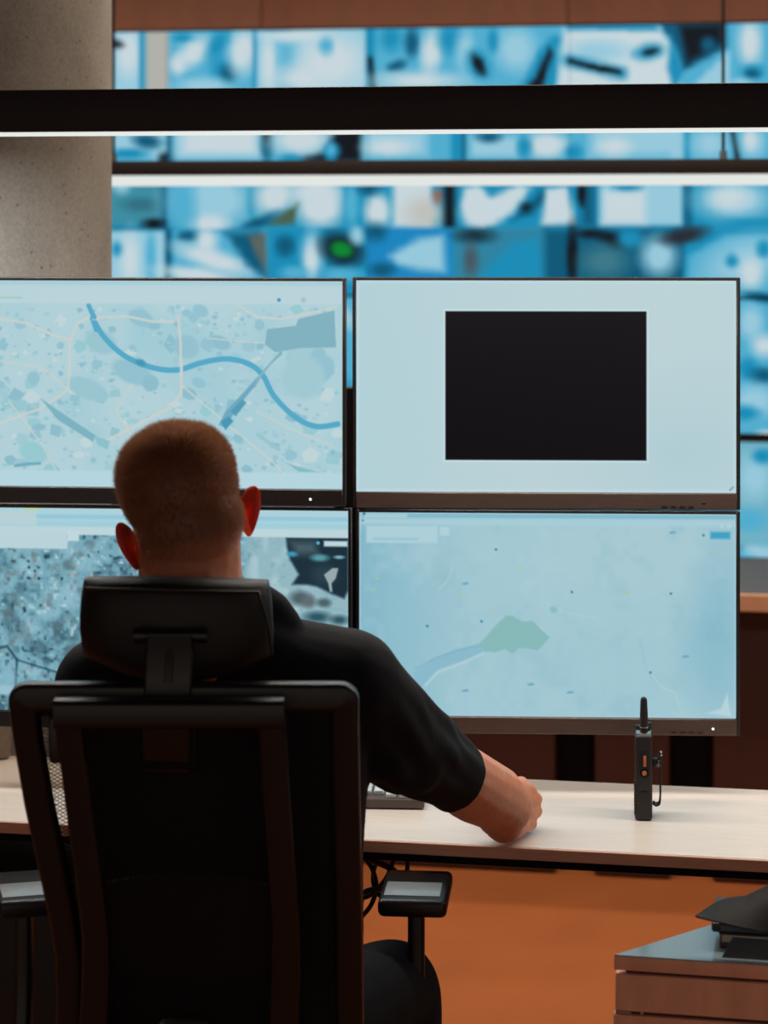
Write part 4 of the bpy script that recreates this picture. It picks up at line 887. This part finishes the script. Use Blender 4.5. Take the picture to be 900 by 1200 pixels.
# ears
def ear(bm, sx):
    t = NB(); flare = R(42); org = Vector((sx * .069, .006, .0))
    e1 = Vector((sx * math.sin(flare), -math.cos(flare), 0)); e2 = Vector((.33 if sx > 0 else -.14, -.16, 1)).normalized(); n = e1.cross(e2).normalized() * (1 if sx > 0 else -1)   # n points out and forward
    if n.y < 0: n = -n
    na, nr_ = 32, 9; fr, bkv = [], []
    for side in (0, 1):
        L = fr if side == 0 else bkv
        for r in range(nr_):
            q = r / (nr_ - 1); ring = []
            for a in range(na):
                th = 2 * math.pi * a / na; ct, st = math.cos(th), math.sin(th)
                wy = .0190 * (1.0 + .26 * st) * (1 if ct > 0 else .95); hx = .0335
                p = org + e1 * (.0165 + wy * ct * q) + e2 * (.002 + hx * st * q - .002 * ct * q)
                if side == 0: off = .0045 * math.exp(-((q - .93) / .10) ** 2) - .0075 * math.exp(-((q) / .45) ** 2) + .002 * math.exp(-((q - .6) / .1) ** 2)
                else: off = -.0038 - .0065 * (1 - q) + .0015 * math.exp(-((q - .95) / .1) ** 2)
                if q > .99: off = .001
                off -= .006 * max(0, ct) * q * q * .6
                ring.append(t.verts.new(p + n * off))
            L.append(ring)
    for L, fl_ in ((fr, 1), (bkv, 0)):
        for r in range(nr_ - 1):
            for a in range(na):
                f = (L[r][a], L[r][(a + 1) % na], L[r + 1][(a + 1) % na], L[r + 1][a]); t.faces.new(f if fl_ else tuple(reversed(f)))
    bmesh.ops.remove_doubles(t, verts=t.verts[:], dist=2e-5); bmesh.ops.recalc_face_normals(t, faces=t.faces[:])
    for v in t.verts: v.co = EAR + HR @ v.co
    merge(bm, t)
ear(body, 1); ear(body, -1)
# hair line: how much hair at a point of the head
HRi = HR.inverted()
def hairness(co):
    p = HRi @ (co - EAR)
    if (co - EAR).length > .19: return 0.0
    ang = p.y
    line = np.interp(p.y, [-.11, -.08, -.04, -.012, .012, .03, .05, .085, .11], [-.045, -.042, -.030, .010, .034, .012, .035, .075, .085])
    return float(np.clip((p.z - line) / .046, 0, 1))
vals = [hairness(v.co) for v in body.verts]
bmesh.ops.translate(body, vec=-PO, verts=body.verts)
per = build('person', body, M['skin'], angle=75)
per.location = PO
sa_ = per.data.attributes.new('stubble', 'FLOAT', 'POINT')
co = np.empty(len(per.data.vertices) * 3); per.data.vertices.foreach_get('co', co); co = co.reshape(-1, 3)
nn = len(co); nos = np.empty(nn * 3); per.data.vertices.foreach_get('normal', nos); nos = nos.reshape(-1, 3)
vals = np.array(vals); dist_e = np.array([(abs((HRi @ (Vector(c) + PO - EAR)).x)) for c in co])
lx_ = np.array([tuple(HRi @ (Vector(c) + PO - EAR)) if v > 0 else (0, 0, 0) for c, v in zip(co, vals)])
hl = np.array([tuple(HRi @ (Vector(c) + PO - EAR)) for c in co]); red = ((np.abs(hl[:, 0]) > .0745) & (np.abs(hl[:, 2]) < .05) & (np.abs(hl[:, 1]) < .06)).astype(np.float32)  # mask of the ears that get the redder, shade-darkened skin
per.data.attributes.new('ruddy_shade', 'FLOAT', 'POINT').data.foreach_set('value', red)
sa_ = per.data.attributes['stubble']
isear = (np.abs(lx_[:, 0]) > .0795) & (lx_[:, 2] < .045)
vals[isear] = 0
sa_.data.foreach_set('value', np.clip(vals * .9, 0, .88).astype(np.float32))
tag(per, 'man with cropped brown hair seated in the chair, black t-shirt, right fist on desk', 'person')
# hair strands
idx = np.where(vals > .02)[0]
hv, hf = [], []
NS = 52000
pick = RNG.choice(idx, NS, p=vals[idx] / vals[idx].sum())
crown = np.array(HR @ Vector((0, -.55, .83)))
for i in pick:
    p = co[i] + RNG.normal(0, .0012, 3); n = nos[i]; v = vals[i]; lz = lx_[i, 2]
    top_ = np.clip((lz - .05) / .07, 0, 1); L = (.0018 + .0030 * v + .0055 * top_) * RNG.uniform(.7, 1.25)
    flow = p - (np.array(EAR) - np.array(PO)) - crown * .12; flow = flow - n * flow.dot(n); fl = np.linalg.norm(flow) + 1e-6
    d = n * .75 + flow / fl * (.35 + .35 * (1 - top_)) + RNG.normal(0, .17, 3); d /= np.linalg.norm(d)
    w = np.cross(d, RNG.normal(0, 1, 3)); w = w / (np.linalg.norm(w) + 1e-9) * .00028
    k = len(hv); base = p - n * .0006
    hv += [base - w, base + w, base + d * L]; hf.append((k, k + 1, k + 2))
hm = bpy.data.meshes.new('hair'); hm.from_pydata([tuple(v) for v in hv], [], hf); hm.materials.append(M['hair'])
hair = link('hair', hm, per); hair['label'] = 'cropped brown hair fading at the nape'
for s in (-1, 1):
    b = NB(); ellipsoid(b, H(s * .031, .083, .012) - PO, (.0125, .0125, .0125), HR, 16, 10); build('eye', b, M['eye'], per)
# shirt
sb_ = NB()
chain(sb_, [(at(226, 735, 2.915), .074), (at(330, 775, 2.925), .056), (SR, .068)]); chain(sb_, [(at(226, 730, 2.915), .074), (at(165, 775, 2.93), .056), (SL + Vector((.012, 0, -.002)), .064)])
chain(sb_, [(at(282, 742, 2.905), .052), (at(360, 786, 2.93), .048)])
for x in (-.075, 0, .085): chain(sb_, [(Vector((-.215 + x, 2.965, 1.02)), .114), (Vector((-.215 + x, 2.985, .86)), .108), (Vector((-.22 + x * .9, 2.995, .64)), .112)])
chain(sb_, [(SR, .069), (at(430, 824, 2.99), .067), (at(455, 852, 3.03), .0645), (at(477, 870, 3.075), .0625), (at(503, 890, 3.125), .0565), (at(526, 904, 3.165), .0495), (at(552, 924, 3.22), .0440)])
chain(sb_, [(at(445, 862, 3.02), .060), (at(478, 886, 3.07), .054)])
chain(sb_, [(SL + Vector((.012, 0, -.002)), .064), (SL.lerp(LE, .45), .062), (LE + Vector((.01, 0, 0)), .055), (LE.lerp(LW, .2), .052)])
chain(sb_, [(at(296, 708, 2.90), .030), (at(318, 717, 2.905), .026), (at(336, 731, 2.91), .020)])
shirt = remeshed(sb_, .0055, 6, .6)
def cut(bm, p, n):
    r = bmesh.ops.bisect_plane(bm, geom=bm.verts[:] + bm.edges[:] + bm.faces[:], plane_co=p, plane_no=n, clear_outer=False)
    return [e for e in r['geom_cut'] if isinstance(e, bmesh.types.BMEdge)]
# sleeve end: cut square to the arm and drop the end piece
def cut_end(bm, p, n, centre, rad):
    cut(bm, p, n); n = n.normalized()
    dead = [f for f in bm.faces if (f.calc_center_median() - p).dot(n) > 0 and (f.calc_center_median() - centre).length < rad]
    bmesh.ops.delete(bm, geom=dead, context='FACES')
# soft cloth folds
for v in shirt.verts:
    c = v.co
    q = (c - SR); axis = (EL - SR).normalized(); tt = q.dot(axis)
    if c.x > -.07 and 0 < tt < .40:
        side = axis.cross(Vector((0, 0, 1))).normalized(); ph = math.atan2((q - axis * tt).dot(side), (q - axis * tt).dot(side.cross(axis)))
        amp = .0020 * min(1, tt / .08) * (1 if tt < .22 else max(0, 1 - (tt - .22) / .12))
        v.co += v.normal * amp * (math.sin(7 * ph + tt * 16 + 3 * noise.noise(c * 7)) + .6 * math.sin(11 * ph - tt * 22 + 3 * noise.noise(c * 11)))
    v.co += v.normal * .003 * noise.noise(c * 14)
EE = at(534, 909, 3.185); en = (at(560, 930, 3.25) - EL)
cut_end(shirt, EE, Vector((.60, .62, -.42)), EE, .14)
LEE = LE.lerp(LW, .08); cut_end(shirt, LEE, LW - LE, LEE, .12)
NCUT = at(226, 693, 2.915)
bmesh.ops.translate(shirt, vec=-PO, verts=shirt.verts)
sh = build('shirt', shirt, M['shirt'], per, angle=80)
sol = sh.modifiers.new('cloth', 'SOLIDIFY'); sol.thickness = .0022; sol.offset = 0
# sleeve hem
def ringpts(c, n, r, k=40, sq=1.0):
    n = Vector(n).normalized(); s = n.cross(Vector((0, 0, 1))).normalized(); u = s.cross(n)
    return [c + s * (r * math.cos(2 * math.pi * i / k)) + u * (r * sq * math.sin(2 * math.pi * i / k)) for i in range(k)]
# collar
b = NB()
cpts = []
for i in range(48):
    a = 2 * math.pi * i / 48; x, y = math.cos(a), math.sin(a)
    c = at(230, 708, 2.925); cpts.append(c + Vector((x * .104, y * .080, .012 * -y - .010 * x * (x > 0))))
sweep(b, cpts, rrect(.006, .026, .0025), Vector((0, 0, 1)), closed=True)
bmesh.ops.translate(b, vec=-PO, verts=b.verts); build('collar', b, M['rib'], per)
# trousers and shoes
tb = NB(); HPc = Vector((-.23, 2.985, .565))
KR, KL = Vector((.012, 3.315, .545)), Vector((-.40, 3.33, .545)); AR, AL = Vector((.03, 3.30, .11)), Vector((-.345, 3.22, .11))
for x in (-.07, 0, .07): chain(tb, [(HPc + Vector((x, 0, .06)), .118), (HPc + Vector((x, .0, .0)), .115)])
chain(tb, [(HPc + Vector((.085, .02, 0)), .095), (HPc.lerp(KR, .55) + Vector((.03, 0, .005)), .086), (KR, .072), (KR.lerp(AR, .35), .068), (AR, .058)])
chain(tb, [(HPc + Vector((-.085, .02, 0)), .095), (HPc.lerp(KL, .55) + Vector((-.03, 0, .005)), .086), (KL, .072), (KL.lerp(AL, .35), .068), (AL, .058)])
tr = remeshed(tb, .0075, 5, .6)
for v in tr.verts: v.co += v.normal * .004 * noise.noise(v.co * 16)
for A_ in (AR, AL):
    cut_end(tr, A_ + Vector((0, 0, -.012)), Vector((0, 0, -1)), A_, .1)
bmesh.ops.translate(tr, vec=-PO, verts=tr.verts); build('trousers', tr, M['trousers'], per, angle=80)
for A_ in (AR, AL):
    b = NB(); chain(b, [(A_ + Vector((0, -.03, -.045)), .042), (A_ + Vector((0, .06, -.065)), .040), (A_ + Vector((0, .15, -.075)), .032)]); chain(b, [(A_, .040), (A_ + Vector((0, 0, -.06)), .042)])
    b = remeshed(b, .006, 4); 
    for v in b.verts: v.co.z = max(v.co.z, .014)
    bmesh.ops.translate(b, vec=-PO, verts=b.verts); sho = build('shoe', b, M['shoe'], per, angle=80)
    b = NB(); prism(b, [(A_.x + q[0], A_.y + q[1]) for q in ((-.035, -.07), (.035, -.07), (.042, .06), (.036, .17), (0, .186), (-.036, .17), (-.042, .06))], .001, .022, .004)
    bmesh.ops.translate(b, vec=-PO, verts=b.verts); build('sole', b, M['plastic'], sho)
